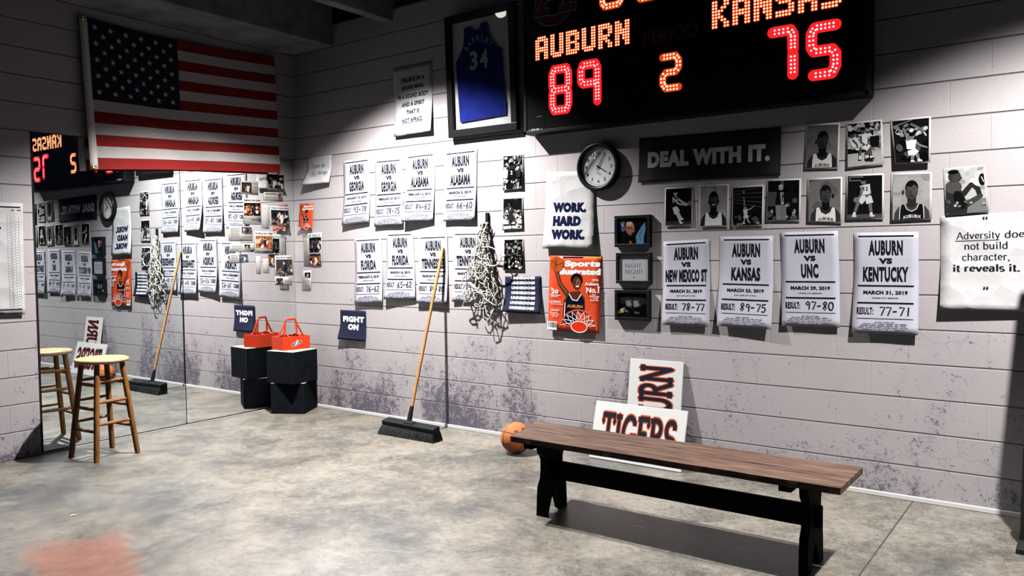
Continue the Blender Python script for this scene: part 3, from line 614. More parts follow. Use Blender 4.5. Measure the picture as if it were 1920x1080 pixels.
# magazine covers
OR = (.72, .075, .022); SKN = (.16, .065, .035)
def cover(key, name, label, small=False):
    s = Sheet(WALL[key], mat('magazine_gloss', OR, .35, var=.1, vscale=3), lift=.022, stiff=True)
    s.rect(.26, .965, .66, .985, BLACK); s.rect(.66, .965, .99, .985, ink(.75, .55, .12))
    s.text('Sports', .64, .885, .68, .105, WHITEI, .065, sp=1.05); s.text('llustrated', .60, .790, .78, .085, WHITEI, .065, sp=1.05)
    sk = ink(*SKN); hi = ink(.33, .15, .085)
    limb(s, [(.40, .46), (.22, .62), (.12, .84)], .085, .05, sk); s.stroke([(.36, .50), (.21, .64), (.13, .82)], .02, hi)
    s.poly([(.28, .12), (.30, .40), (.42, .52), (.60, .54), (.70, .45), (.72, .12)], sk)
    s.poly([(.32, .10), (.33, .38), (.40, .50), (.47, .42), (.56, .41), (.64, .50), (.70, .40), (.71, .10)], ink(.015, .02, .05))
    s.stroke([(.40, .50), (.47, .42), (.56, .41), (.64, .50)], .014, WHITEI); s.text('AUBURN', .52, .335, .30, .04, ink(.8, .35, .1), .03)
    s.stroke([(.33, .38), (.32, .2)], .012, WHITEI)
    s.ell(.54, .685, .115, .085, ink(.012)); s.ell(.545, .64, .085, .085, sk); s.ell(.57, .645, .045, .05, hi); s.ell(.56, .598, .035, .010, WHITEI)
    s.ell(.515, .652, .014, .007, ink(.01)); s.ell(.58, .652, .014, .007, ink(.01)); s.stroke([(.55, .65), (.565, .618), (.545, .614)], .007, ink(.06, .02, .01))
    s.ell(.15, .885, .135, .105, ink(.55, .15, .045)); s.stroke([(.03, .93), (.15, .87), (.27, .90)], .008, BLACK); s.stroke([(.13, .98), (.15, .87), (.11, .79)], .008, BLACK)
    s.stroke(arc(.07, .89, .05, .06, -60, 60, 6), .008, BLACK)
    RO_ = ink(.66, .10, .03)
    s.poly(arc(.60, .06, .27, .20, 180, 0, 14), mat('magazine_gloss', OR, .35)); s.poly(arc(.50, .13, .16, .12, 180, 60, 8)+[(.52, .08), (.36, .08)], ink(.015, .02, .05))
    top = arc(.60, .05, .345, .235, 178, -4, 16); s.stroke(top, .020, RO_); s.stroke([(x, y+.010) for x, y in top], .005, ink(.8, .45, .3))
    for i in range(9):
        a0 = R_(172-20*i); a1 = R_(172-20*min(8, i+1)); am = (a0+a1)/2
        e0 = (.60+.335*math.cos(a0), .05+.225*math.sin(a0)); e1 = (.60+.335*math.cos(a1), .05+.225*math.sin(a1)); md = (.61+.235*math.cos(am), .06+.145*math.sin(am))
        q0 = (.62+.165*math.cos(a0), .075+.085*math.sin(a0))
        s.stroke([e0, md], .0075, WHITEI); s.stroke([e1, md], .0075, WHITEI); s.stroke([md, q0], .0075, WHITEI); s.stroke([md, (.62+.165*math.cos(a1), .075+.085*math.sin(a1))], .0075, WHITEI)
    s.ell(.62, .072, .150, .068, ink(.80, .075, .03)); s.stroke(arc(.62, .072, .155, .072, 0, 360, 20), .012, WHITEI)
    if not small:
        for t, x, y, wd, h in (('The', .05, .56, .06, .025), ('20', .11, .52, .14, .055), ('Greatest Games', .12, .475, .20, .018), ('of the year', .10, .452, .14, .016), ('ALL-TIME FIVE', .12, .385, .22, .022), ('The Team of the Century', .15, .355, .24, .018), ('FULL GUYS', .12, .275, .16, .022), ('Why they start', .10, .24, .16, .018), ('Tougher Than', .12, .215, .16, .018), ('The Sky', .12, .19, .12, .016),
                             ('TOP 25', .88, .685, .12, .028), ('Auburn', .82, .635, .26, .04), ('Is', .95, .60, .05, .022), ('No.1', .84, .555, .24, .07), ('And', .86, .50, .07, .018), ('Harris Frazier', .88, .475, .18, .018), ('Is the', .90, .45, .09, .018), ('Moose Way', .88, .425, .16, .018)):
            s.text(t, x+.02, y, wd, h, WHITEI, .03)
    s.rect(.0, .01, .19, .12, WHITEI)
    for i in range(12): s.rect(.02+.014*i, .04, .028+.014*i-random.choice((0, .003)), .11, BLACK)
    s.done(name, label, 'magazine', 'orange magazine covers')
cover('mag', 'magazine_cover', 'large orange magazine cover of a player reaching up, under the WORK poster')
cover('smallmag', 'magazine_cover', 'small orange magazine cover next to the mirror corner', True)

# black-and-white photographs
def photo(key, label, paint, bdr=.035, **kw):
    s = Sheet(WALL[key], PHOTO, lift=kw.get('lift', .008), stiff=True, nu=2, nv=2)
    a = bdr*s.H/s.W; paint(s.sub(a, bdr, 1-a, 1-bdr)); return s.done('photo_print', label, 'photo', 'black and white photos on the wall')
def ph_a1(p):
    p.rect(0, 0, 1, 1, ink(.03)); p.rect(0, 0, 1, .1, ink(.07))
    player(p, dict(head=(.38, .88), neck=(.38, .77), hip=(.34, .52), arm2=[(.45, .73), (.66, .62), (.86, .56)], arm1=[(.30, .73), (.5, .58), (.82, .53)], legs=[[(.36, .5), (.50, .32), (.62, .16)], [(.34, .5), (.48, .26), (.60, .05)]]), .55, .03, .65, shoe=.6, ball=(.93, .58), s=1.25)
    p.stroke([(.28, .77), (.30, .6)], .03, ink(.6)); p.stroke([(.46, .77), (.44, .6)], .03, ink(.6))
def ph_a3(p):
    p.rect(0, 0, 1, 1, ink(.025))
    for i in range(5): p.stroke([(0, .62+.07*i), (1, .45+.13*i)], .022, ink(.10+.03*(i % 2)))
    grey_crowd(p, 22, .01, .14, .0, .35)
    player(p, dict(head=(.44, .48), neck=(.44, .42), hip=(.45, .28), arm1=[(.42, .40), (.40, .58), (.38, .74)], arm2=[(.48, .40), (.62, .42), (.74, .50)], legs=[[(.44, .27), (.42, .16), (.38, .04)], [(.46, .27), (.52, .17), (.55, .08)]]), .35, .6, s=.75, ball=(.37, .87))
    grey_crowd(p, 8, .1, .4, .0, .08, .04)
def ph_a4(p):
    p.rect(0, 0, 1, 1, ink(.02))
    for i in range(8): p.stroke([(.02+.035*i, .35), (.02+.035*i, .72)], .012, ink(.22))
    grey_crowd(p, 16, .01, .12, 0, 1, .09)
    p.stroke([(.44, .62), (.40, .38)], (.24, .26), ink(.02)); p.poly([(.40, .70), (.50, .70), (.52, .40), (.44, .40)], ink(.55)); p.stroke([(.46, .69), (.48, .45)], .03, ink(.04))
    p.ell(.42, .82, .075, .07, ink(.42)); p.ell(.42, .865, .075, .035, ink(.5)); p.stroke([(.36, .38), (.40, .0)], .17, ink(.28)); p.stroke([(.5, .38), (.52, .0)], .15, ink(.24))
    limb(p, [(.52, .64), (.70, .52), (.78, .38)], .12, .06, ink(.03)); p.ell(.62, .36, .05, .035, ink(.4)); grey_crowd(p, 5, .2, .45, .05, .25, .06)
def ph_a6(p):
    p.rect(0, 0, 1, 1, ink(.02)); p.rect(0, 0, 1, .09, ink(.12)); p.rect(.04, .88, .45, .98, ink(.25)); p.rect(.07, .90, .42, .96, ink(.03))
    player(p, dict(head=(.46, .87), neck=(.50, .78), hip=(.56, .55), arm1=[(.42, .74), (.40, .56), (.30, .44)], arm2=[(.60, .74), (.66, .60), (.56, .50)], legs=[[(.52, .52), (.30, .34), (.18, .05)], [(.60, .52), (.66, .30), (.70, .05)]]), .2, .65, .65, '12', s=1.35, ball=(.26, .43))
def ph_b2(p):
    p.rect(0, 0, 1, 1, ink(.03)); p.rect(.4, .30, 1, .85, ink(.42)); p.rect(0, 0, 1, .30, ink(.5)); grey_crowd(p, 60, .02, .75, .35, .95, .075); p.rect(.68, .42, .95, .66, ink(.02))
    for x in (.15, .34): player(p, dict(head=(x, .74), neck=(x, .66), hip=(x+.1, .45), arm1=[(x, .62), (x+.12, .52), (x+.16, .42)], legs=[[(x+.1, .44), (x+.24, .40), (x+.22, .16)]]), .12, .72, s=1.0)
    player(p, dict(head=(.48, .82), neck=(.48, .73), hip=(.50, .48), arm1=[(.40, .70), (.42, .54), (.52, .48)], arm2=[(.56, .70), (.64, .56), (.58, .46)], legs=[[(.5, .46), (.62, .40), (.60, .14)], [(.52, .46), (.68, .36), (.72, .13)]]), .13, .72, s=1.2, shoe=.03)
def ph_b3(p):
    p.rect(0, 0, 1, 1, ink(.02)); p.stroke([(0, .86), (.55, 1)], .03, ink(.3)); p.stroke([(.5, .9), (.9, .7)], .05, ink(.2))
    grey_crowd(p, 24, .2, .8, .62, .88, .05); grey_crowd(p, 20, .01, .1, 0, .5, .08)
    p.stroke(arc(.16, .72, .09, .06, 0, 360, 12), .012, ink(.6))
    player(p, dict(head=(.52, .60), neck=(.50, .52), hip=(.48, .30), arm1=[(.42, .50), (.36, .66), (.30, .80)], arm2=[(.58, .50), (.74, .38), (.94, .32)], legs=[[(.46, .28), (.52, .14), (.50, .0)], [(.52, .28), (.66, .16), (.72, .02)]]), .25, .78, .78, s=1.35)
def ph_a8(p):
    p.rect(0, 0, 1, 1, ink(.55)); p.rect(0, .0, 1, .3, ink(.25)); grey_crowd(p, 14, .3, .75, .55, 1, .1)
    p.poly([(0, .05), (0, .62), (.16, .72), (.34, .62), (.46, .4), (.54, .15), (.5, 0), (.05, 0)], ink(.05)); p.ell(.20, .60, .22, .15, ink(.11)); p.ell(.34, .3, .14, .22, ink(.035), rot=.3)
    p.ell(.24, .83, .17, .13, ink(.06)); p.ell(.30, .80, .12, .10, ink(.10)); p.ell(.22, .93, .15, .05, ink(.015)); p.stroke([(.40, .82), (.44, .79), (.40, .77)], .012, ink(.05)); p.ell(.36, .74, .03, .01, ink(.02))
    limb(p, [(.44, .42), (.66, .62), (.82, .52), (.86, .36)], .12, .09, ink(.05)); limb(p, [(.52, .2), (.74, .30), (.88, .36)], .12, .08, ink(.09)); p.ell(.95, .72, .09, .13, ink(.03)); p.stroke([(.93, .78), (.98, .66)], .02, ink(.6)); grey_crowd(p, 10, .1, .6, .12, .28, .04)
def ph_p1(p):
    p.rect(0, 0, 1, 1, ink(.02)); grey_crowd(p, 40, .02, .8, .5, 1, .06); 
    player(p, dict(head=(.42, .70), neck=(.42, .62), hip=(.48, .30), arm1=[(.5, .60), (.64, .72), (.72, .92)], legs=[[(.5, .3), (.6, .15), (.62, .0)]]), .05, .03, .03, '2', s=1.7)
    for x, c in ((.14, .75), (.82, .05)): player(p, dict(head=(x, .66), neck=(x, .58), hip=(x, .34), arm1=[(x-.06, .55), (x-.04, .7), (x+.05, .78)], legs=[[(x, .3), (x, .15), (x-.02, 0)]]), .5, c, s=1.1)
    grey_crowd(p, 14, .02, .8, 0, .4, .05)
def ph_p2(p):
    p.rect(0, 0, 1, 1, ink(.025)); p.rect(0, 0, 1, .34, ink(.55)); p.rect(0, .1, 1, .16, ink(.05)); grey_crowd(p, 60, .05, .8, .36, .62, .05); grey_crowd(p, 8, .3, .7, .7, 1, .012)
    player(p, dict(head=(.36, .84), neck=(.38, .75), hip=(.44, .48), arm1=[(.30, .72), (.12, .66), (.06, .54)], arm2=[(.46, .70), (.6, .6), (.7, .52)], legs=[[(.46, .46), (.62, .28), (.80, .10)], [(.42, .46), (.36, .22), (.42, .05)]]), .09, .05, .05, '7', s=1.3)
def ph_p3(p):
    p.rect(0, 0, 1, 1, ink(.015)); grey_crowd(p, 26, .02, .5, .62, .95, .07)
    for x, y in ((.28, .52), (.66, .55), (.85, .5)):
        player(p, dict(head=(x, y+.26), neck=(x, y+.16), hip=(x+.02, y-.12), arm1=[(x-.08, y+.13), (x-.1, y-.02), (x+.06, y-.04)], arm2=[(x+.08, y+.12), (x+.15, y-.02), (x+.08, y-.2)], legs=[[(x, y-.14), (x+.03, y-.3), (x, y-.45)]]), .14, .02, s=1.4)
        p.ell(x, y+.20, .09, .05, ink(.35))
    grey_crowd(p, 16, .2, .7, .05, .5, .035)
photo('P1', 'narrow black and white photo of players crowding, topmost of the column right of the net', ph_p1)
photo('P2', 'narrow black and white photo of a running player, second of three right of the net', ph_p2)
photo('P3', 'narrow black and white photo of a huddle, right above the UNDERDOGS sheet', ph_p3)
photo('A1', 'black and white photo of a player throwing a pass, leftmost under the DEAL banner', ph_a1)
photo('A2', 'black and white portrait of a smiling player in a white jersey', lambda p: portrait(p, .38, .05, .78, .05, False, True))
photo('A3', 'dark photo of a lone jumping player shooting at the ball', ph_a3)
photo('A4', 'dark photo of a man in a suit striding past, under the DEAL banner end', ph_a4)
photo('A5', 'black and white portrait of a serious player in white, below the shaded portrait', lambda p: portrait(p, .22, .07, .75, .03, True, cx=.54, turn=.3))
photo('A6', 'black and white photo of a player dribbling low in a white kit', ph_a6)
photo('A7', 'black and white portrait of a player in a dark jersey, chin raised', lambda p: portrait(p, .40, .09, .02, .7, True, cx=.52, turn=-.3))
photo('A8', 'tilted photo of a player seen in profile on the bench, above the Adversity sheet', ph_a8, .03)
photo('B1', 'black and white portrait half in the shade of the scoreboard', lambda p: portrait(p, .20, .045, .70, .04, True, cx=.52, turn=-.2))
photo('B2', 'black and white photo of players sitting courtside, top row', ph_b2)
photo('B3', 'black and white photo of a player leaping to dunk, top row right', ph_b3, lift=.03)

# newspaper clippings: on the wall and on the mirror
def fine(p, u0, v0, u1, v1, lines, m=None):
    m = m or ink(.58, .56, .52)
    for i in range(lines):
        y = v1-(v1-v0)*(i+.5)/lines; p.rect(u0, y-.18*(v1-v0)/lines, u1-random.choice((0, 0, 0, .12))*(u1-u0), y+.18*(v1-v0)/lines, m)
CROWDC = [(.5, .05, .03), (.62, .32, .12), (.7, .55, .4), (.05, .03, .03), (.3, .12, .06), (.75, .7, .66)]
DARKC = [(.02, .02, .025), (.05, .06, .09), (.3, .2, .14), (.6, .58, .55), (.12, .1, .1)]
MIRR = {
 'C1':[(-0.611,2.191),(-0.412,2.198),(-0.419,2.067),(-0.609,2.067)], 'C2':[(-0.312,2.276),(-0.106,2.285),(-0.114,2.134),(-0.319,2.133)],
 'C3':[(-0.354,2.100),(-0.129,2.107),(-0.132,2.020),(-0.357,2.018)], 'C4':[(-0.587,2.032),(-0.390,2.039),(-0.394,1.787),(-0.588,1.786)],
 'C5':[(-0.375,1.980),(-0.290,1.981),(-0.303,1.747),(-0.385,1.751)], 'C6':[(-0.290,1.973),(-0.059,1.973),(-0.056,1.774),(-0.285,1.778)],
 'C7':[(-0.748,1.767),(-0.491,1.767),(-0.495,1.630),(-0.749,1.626)], 'C8':[(-0.471,1.724),(-0.262,1.722),(-0.268,1.507),(-0.470,1.514)],
 'C9':[(-0.736,1.611),(-0.474,1.609),(-0.480,1.524),(-0.742,1.531)], 'C10':[(-0.749,1.516),(-0.545,1.509),(-0.547,1.427),(-0.745,1.421)],
 'C11':[(-0.460,1.487),(-0.409,1.486),(-0.411,1.314),(-0.456,1.316)], 'C12':[(-0.381,1.458),(-0.318,1.461),(-0.316,1.318),(-0.378,1.320)],
 'C13':[(-0.244,1.491),(-0.031,1.492),(-0.028,1.291),(-0.242,1.297)], 'C14':[(-0.245,1.282),(-0.041,1.279),(-0.047,1.192),(-0.247,1.200)],
}
def clip(key, label, pics, heads=(), fines=(), plane='M', quad=None, base=.0015):
    s = Sheet(quad or MIRR[key], NEWS, plane, base=base, lift=.003, stiff=True, nu=2, nv=2)
    for (u0, v0, u1, v1, cols, bgc) in pics:
        p = s.sub(u0, v0, u1, v1); p.rect(0, 0, 1, 1, ink(*bgc)); grey_crowd(p, 26, cols=cols, v0=.05, v1=.75, r=.11)
        x = random.uniform(.35, .6); player(p, dict(head=(x, .80), neck=(x, .66), hip=(x+.03, .25), arm1=[(x-.1, .6), (x-.2, .45), (x-.1, .3)], arm2=[(x+.1, .6), (x+.2, .7), (x+.22, .9)], legs=[[(x, .25), (x, .1), (x, 0)]]), (.28, .14, .08), random.choice(((.75, .73, .7), (.03, .04, .1))), s=1.7)
    for t, x, y, wd, h in heads: s.text(t, x, y, wd, h, BLACK, .03)
    for fz in fines: fine(s, *fz)
    return s.done('newspaper_clipping', label, 'clipping', 'newspaper clippings around the mirror corner')
clip('C1', 'clipping with a brown photo at its left, highest left on the mirror', [(.05, .12, .62, .9, DARKC, (.10, .05, .03))], [('93-78', .78, .82, .2, .07)], [(.68, .1, .95, .7, 6)])
clip('C2', 'dark colour photo clipping tucked under the flag corner on the mirror', [(.05, .06, .95, .95, DARKC, (.02, .022, .035))])
clip('C3', 'wide short text clipping with a tiny photo at its right end', [(.75, .3, .95, .92, CROWDC, (.2, .1, .08))], [], [(.05, .1, .7, .6, 4), (.06, .7, .72, .95, 2, ink(.06))])
clip('C4', 'clipping headed Believe the hype with a red crowd photo', [(.04, .33, .97, .82, CROWDC, (.03, .03, .035))], [('Believe the hype', .5, .92, .9, .07), ('84-80', .5, .19, .16, .03)], [(.06, .02, .94, .14, 3), (.06, .24, .94, .3, 2)])
clip('C5', 'pale narrow text column clipping near the middle of the mirror group', [], [], [(.06, .04, .94, .9, 18)])
clip('C6', 'clipping headed Trying to make history with a man raising a finger', [(.05, .05, .95, .80, DARKC, (.03, .04, .06))], [('Trying to make history', .5, .9, .9, .07)])
clip('C7', 'wide clipping with a small grey photo at its upper right', [(.53, .48, .97, .96, DARKC, (.15, .15, .15))], [], [(.05, .05, .48, .92, 9), (.53, .05, .97, .42, 4)])
clip('C8', 'clipping headed Rolling the Tide with an orange crowd photo', [(.05, .25, .97, .80, CROWDC, (.45, .2, .1))], [('Rolling the Tide', .5, .91, .92, .08), ('66-60', .15, .08, .14, .03)], [(.06, .13, .94, .22, 3)])
clip('C9', 'wide clipping strip with a small dark photo right of its middle', [(.58, .35, .82, .85, DARKC, (.05, .03, .03))], [], [(.05, .35, .5, .8, 4), (.05, .04, .9, .14, 1), (.05, .9, .6, .97, 1, ink(.08)), (.02, .16, .34, .26, 1, ink(.05, .06, .14))])
clip('C10', 'clipping with cream text at left and blue photo at right', [(.5, .06, .97, .95, [(.1, .14, .2), (.2, .25, .32), (.6, .62, .65), (.03, .04, .06)], (.12, .16, .22))], [], [(.05, .08, .45, .92, 6)])
clip('C11', 'slim cream text strip, left one of the low pair on the mirror', [], [], [(.1, .04, .9, .95, 16)])
clip('C12', 'slim cream text strip, right one of the low pair on the mirror', [], [], [(.1, .04, .9, .95, 14)])
clip('C13', 'clipping with one bold headline over a grey crowd photo, nearest the corner', [(.05, .06, .96, .80, DARKC, (.08, .08, .09))], [('Standout cagers', .5, .9, .9, .07)])
clip('C14', 'short wide clipping with square photo at left, lowest on the mirror', [(.05, .08, .45, .85, DARKC, (.1, .07, .06))], [('84-64', .86, .82, .14, .09)], [(.5, .08, .95, .7, 5)])
clip('', 'clipping headed Part of history with two dark photos, on the block wall', [(.33, .40, .98, .86, DARKC, (.015, .018, .03)), (.36, .02, .98, .37, CROWDC, (.06, .04, .04))], [('Part of history', .5, .93, .96, .08)], [(.02, .45, .28, .86, 12)], 'R', WALL['parthist'], .004)
clip('', 'small narrow clipping with little photo under the Part of history one', [(.28, .62, .95, .90, DARKC, (.03, .03, .03))], [], [(.06, .03, .94, .58, 14)], 'R', WALL['clip2'], .004)

# sheet of brackets on the near end of the left wall
s = Sheet([(-3.15, 1.897), (-2.507, 1.898), (-2.525, 1.071), (-3.15, 1.085)], PAPER, 'L', base=.006, lift=.012, mirror=0)
LG = ink(.60, .60, .64)
s.rect(.03, .955, .97, .967, BLACK); s.rect(.03, .045, .97, .056, BLACK); s.rect(.03, .010, .97, .022, BLACK)
s.rect(.875, .931, .905, .939, BLACK); s.rect(.935, .931, .975, .939, BLACK); s.rect(.70, .765, .765, .785, BLACK)
for c in range(3):
    x0 = .84+.055*c
    for i in range(34):
        y = .075+.025*i
        s.rect(x0, y, x0+.045, y+.0022, LG); s.rect(x0, y, x0+.0025, y+.02, LG); s.rect(x0+.0425, y, x0+.045, y+.02, LG)
for i in range(28): s.rect(.08, .1+.03*i, .62, .102+.03*i, LG)
s.done('schedule_sheet', 'white printed schedule sheet with box columns on the near left wall', 'poster')

# ================================================================== SCOREBOARD
t = thing('scoreboard', 'big black LED scoreboard showing 89 and 75 high on the wall', 'scoreboard', (0, 0, 0))
CASE = mat('scoreboard_case', (.012, .012, .014), .45, var=.2, vscale=4); FACE = mat('scoreboard_face', (.004, .004, .005), .3)
b = MB(); x0, x1, z0, z1 = 2.885, 5.350, 2.392, 3.60
b.box(((x0+x1)/2, -.067, (z0+z1)/2), (x1-x0, .126, z1-z0), CASE, bev=.008)
b.build('case', t)
b = MB()
for c, d in ((((x0+x1)/2, -.133, z0+.012), (x1-x0, .008, .024)), (((x0+x1)/2, -.133, z1-.012), (x1-x0, .008, .024)), ((x0+.012, -.133, (z0+z1)/2), (.024, .008, z1-z0)), ((x1-.012, -.133, (z0+z1)/2), (.024, .008, z1-z0))): b.box(c, d, CASE, bev=.002)
b.build('front_frame', t)
YF = -.1315
b = MB(); b.add([(x0+.024, YF, z0+.024), (x1-.024, YF, z0+.024), (x1-.024, YF, z1-.024), (x0+.024, YF, z1-.024)], [(0, 1, 2, 3)], FACE); fp = b.build('face_panel', t)
AMB = mat('amber_led', (1, .5, .1), .4, emit=(1, .62, .28), es=3.2); AMBG = mat('amber_led_halo', (.5, .06, .01), .5, emit=(1, .065, .008), es=.62)  # second material: glow round each diode, drawn as emissive discs
RED = mat('red_led', (1, .3, .3), .4, emit=(1, .62, .66), es=1.5); REDG = mat('red_led_halo', (.6, .02, .02), .5, emit=(1, .014, .018), es=.95)  # second material: red glow of the digits, drawn as emissive bands
def disc(b, x, z, r, y, m, n=8): b.add([(x+r*math.cos(2*PI*i/n), y, z+r*math.sin(2*PI*i/n)) for i in range(n)], [tuple(range(n))], m)
GLY = {'A': [".####.", "######", "##..##", "##..##", "######", "######", "##..##", "##..##", "##..##"], 'U': ["##..##"]*7+["######", ".####."],
 'B': ["#####.", "######", "##..##", "##..##", "#####.", "##..##", "##..##", "######", "#####."], 'R': ["#####.", "######", "##..##", "##..##", "#####.", "####..", "##.##.", "##..##", "##..##"],
 'N': ["##..##", "###.##", "###.##", "######", "######", "##.###", "##.###", "##..##", "##..##"], 'K': ["##..##", "##..##", "##.##.", "####..", "###...", "####..", "##.##.", "##..##", "##..##"],
 'S': [".#####", "######", "##....", "##....", ".####.", "....##", "....##", "######", "#####."]}
def led_word(word, xl, xr, zb, zt, name):
    b = MB(); pt = (xr-xl)/(len(word)*7-1); pz = (zt-zb)/9
    for k, ch in enumerate(word):
        for r, row in enumerate(GLY[ch]):
            for c, q in enumerate(row):
                if q == '#':
                    x = xl+(k*7+c+.5)*pt; z = zt-(r+.5)*pz
                    disc(b, x, z, pt*.62, YF-.0012-.00001*((c+r) % 5), AMBG); disc(b, x, z, pt*.30, YF-.0026, AMB, 7)
    b.build(name, fp, recalc=False)
led_word('AUBURN', 2.995, 3.790, 2.935, 3.108, 'team_name'); led_word('KANSAS', 4.388, 5.193, 2.93, 3.108, 'team_name')
SEG = {'8': [[(0, .12), (.12, 0), (.88, 0), (1, .12), (1, .42), (.9, .5), (1, .58), (1, .88), (.88, 1), (.12, 1), (0, .88), (0, .58), (.1, .5), (0, .42), (0, .12)], [(.12, .5), (.88, .5)]],
 '9': [[(1, 0), (1, .42), (.9, .5), (.12, .5), (0, .58), (0, .88), (.12, 1), (.88, 1), (1, .88), (1, .42)]], '7': [[(0, 1), (.85, 1), (1, .88), (1, .56)], [(1, .44), (1, 0)]],
 '5': [[(1, 1), (.15, 1), (0, .88), (0, .60), (.12, .5), (.85, .5), (1, .40), (1, .14), (.85, 0), (.1, 0)]], '2': [[(0, 1), (.8, 1), (1, .85), (1, .62), (.82, .5), (.2, .5), (0, .38), (0, .15), (.2, 0), (1, 0)]],
 '0': [[(0, .12), (.15, 0), (.85, 0), (1, .12), (1, .88), (.85, 1), (.15, 1), (0, .88), (0, .12)]]}
def led_digit(ch, xl, xr, zb, zt, core, lens, pitch=.024, row=.011, band=.034):  # lens takes the glow material painted round the diodes
    b = MB()
    for path in SEG[ch]:
        pts = [(xl+(xr-xl)*u, zb+(zt-zb)*v) for u, v in path]
        for i in range(len(pts)-1):
            (ax, az), (bx, bz) = pts[i], pts[i+1]; l = math.hypot(bx-ax, bz-az); dx, dz = (bx-ax)/l, (bz-az)/l
            b.add([(ax-dz*band, YF-.0012, az+dx*band), (bx-dz*band, YF-.0012, bz+dx*band), (bx+dz*band, YF-.0012, bz-dx*band), (ax+dz*band, YF-.0012, az-dx*band)], [(0, 1, 2, 3)], lens)
            n = max(1, round(l/pitch))
            for k in range(n):
                q = (k+.5)/n
                for sgn in (-1, 1): disc(b, ax+(bx-ax)*q-dz*row*sgn, az+(bz-az)*q+dx*row*sgn, .0068, YF-.0028, core, 7)
        for (px, pz) in pts: disc(b, px, pz, band, YF-.0013, lens, 14)
    b.build('score_digit', fp, recalc=False)
led_digit('8', 3.145, 3.285, 2.545, 2.845, RED, REDG); led_digit('9', 3.395, 3.530, 2.575, 2.842, RED, REDG)
led_digit('7', 4.785, 4.910, 2.570, 2.842, RED, REDG); led_digit('5', 5.020, 5.160, 2.545, 2.828, RED, REDG)
led_digit('2', 4.040, 4.155, 2.592, 2.802, AMB, AMBG, band=.026)
for xl in (3.575, 3.855): led_digit('0', xl, xl+.15, 3.225, 3.46, AMB, AMBG, band=.026)
class Face(Paint):
    def __init__(s, x0, z0, x1, z1): s.mb = MB(); s.root = s; s.h = .001; s.x0, s.z0, s.x1, s.z1 = x0, z0, x1, z1; s.W = x1-x0; s.H = z1-z0
    def P(s, u, v, h): return (s.x0+s.W*u, YF-h, s.z0+s.H*v)
p = Face(3.897, 2.905, 4.292, 2.998); p.text('PERIOD', .5, .5, 1, 1, mat('dim_red_print', (.16, .03, .025), .5), .01); p.mb.build('caption', fp, recalc=False)
p = Face(2.985, 3.19, 3.36, 3.60)
LOGO_O = mat('logo_outline', (.34, .30, .29), .5); LOGO_F = mat('logo_fill', (.09, .03, .026), .5)
UU = [(.14, .9), (.14, .32)]+arc(.46, .26, .32, .22, 180, 360, 14)+[(.78, .9)]
AA = [[(.46, 1.0), (.18, .26)], [(.46, 1.0), (.80, .26)], [(.28, .48), (.66, .48)], [(0, .22), (.36, .22)], [(.60, .22), (1.0, .22)]]
for wd, m in ((.20, LOGO_O), (.165, LOGO_F)): p.stroke(UU, wd, m)
for st in AA:
    p.stroke(st, .155, LOGO_O)
for st in AA: p.stroke([(st[0][0]+.012*(1 if st[1][0] > st[0][0] and st[0][1] == st[1][1] else 0), st[0][1]), (st[1][0]-.012*(1 if st[1][0] > st[0][0] and st[0][1] == st[1][1] else 0), st[1][1])], .12, LOGO_F)
p.mb.build('emblem', fp, recalc=False)
p = Face(2.92, 2.40, 3.08, 2.53); p.mb.box((3.0, YF-.0012, 2.465), (.155, .0024, .125), FACE); p.h = .0036
p.rect(.52, .88, .62, .92, ink(.45)); p.rect(.65, .88, .82, .92, ink(.45)); p.rect(.2, .10, .44, .22, ink(.55)); p.rect(.48, .10, .66, .22, ink(.62)); p.rect(.08, .13, .14, .19, ink(.5)); p.rect(.74, .10, .84, .20, ink(.3))
p.mb.build('maker_plate', fp, recalc=False)

# ================================================================== FRAMED JERSEY
FRB = mat('black_frame', (.010, .010, .011), .35); MATB = mat('mat_board', (.70, .70, .72), .8, var=.05, vscale=20)
t = thing('framed_jersey', 'tall black frame holding a blue number 34 jersey, left of the scoreboard', 'frame', (2.055, -.012, 2.455))
t.rotation_euler = (R_(2.0), 0, 0)
FW, FH, FD = .705, .985, .045
b = MB()
for c, d in (((FW/2, -FD/2, .03), (FW, FD, .06)), ((FW/2, -FD/2, FH-.03), (FW, FD, .06)), ((.0275, -FD/2, FH/2), (.055, FD, FH-.12)), ((FW-.0275, -FD/2, FH/2), (.055, FD, FH-.12))): b.box(c, d, FRB, bev=.003)
b.build('frame', t)
b = MB(); b.box((FW/2, -.006, FH/2), (FW-.1, .008, FH-.1), MATB); b.build('mat_board', t)
JX = [(2.329,3.329),(2.361,3.295),(2.405,3.284),(2.432,3.300),(2.442,3.334),(2.500,3.327),(2.507,3.276),(2.541,3.191),(2.598,3.126),(2.644,3.099),(2.651,2.917),(2.659,2.804),(2.662,2.704),(2.669,2.686),(2.665,2.586),(2.190,2.572),(2.185,2.680),(2.177,2.867),(2.168,3.067),(2.207,3.107),(2.247,3.171),(2.263,3.237),(2.264,3.323)]
JX = [(x-2.075, z-2.455) for x, z in JX]
JERS = mat('blue_jersey_mesh', (.012, .022, .19), .85, spec=.05, var=.18, vscale=14, bump=.35, bscale=22)
bm = bmesh.new(); vs = [bm.verts.new((x, -.013, z)) for x, z in JX]; f = bm.faces.new(vs)
r = bmesh.ops.inset_region(bm, faces=[f], thickness=.016, depth=0)
for v in f.verts: v.co.y -= .010
bmesh.ops.triangulate(bm, faces=[f]); me = bpy.data.meshes.new('jersey'); bm.to_mesh(me); bm.free(); me.materials.append(JERS)
jo = bpy.data.objects.new('jersey', me); COL.objects.link(jo); jo.parent = t
class Jer(Paint):
    def __init__(s): s.mb = MB(); s.root = s; s.h = .0; s.W = 1; s.H = 1
    def P(s, u, v, h): return (u, -.0245-h, v)
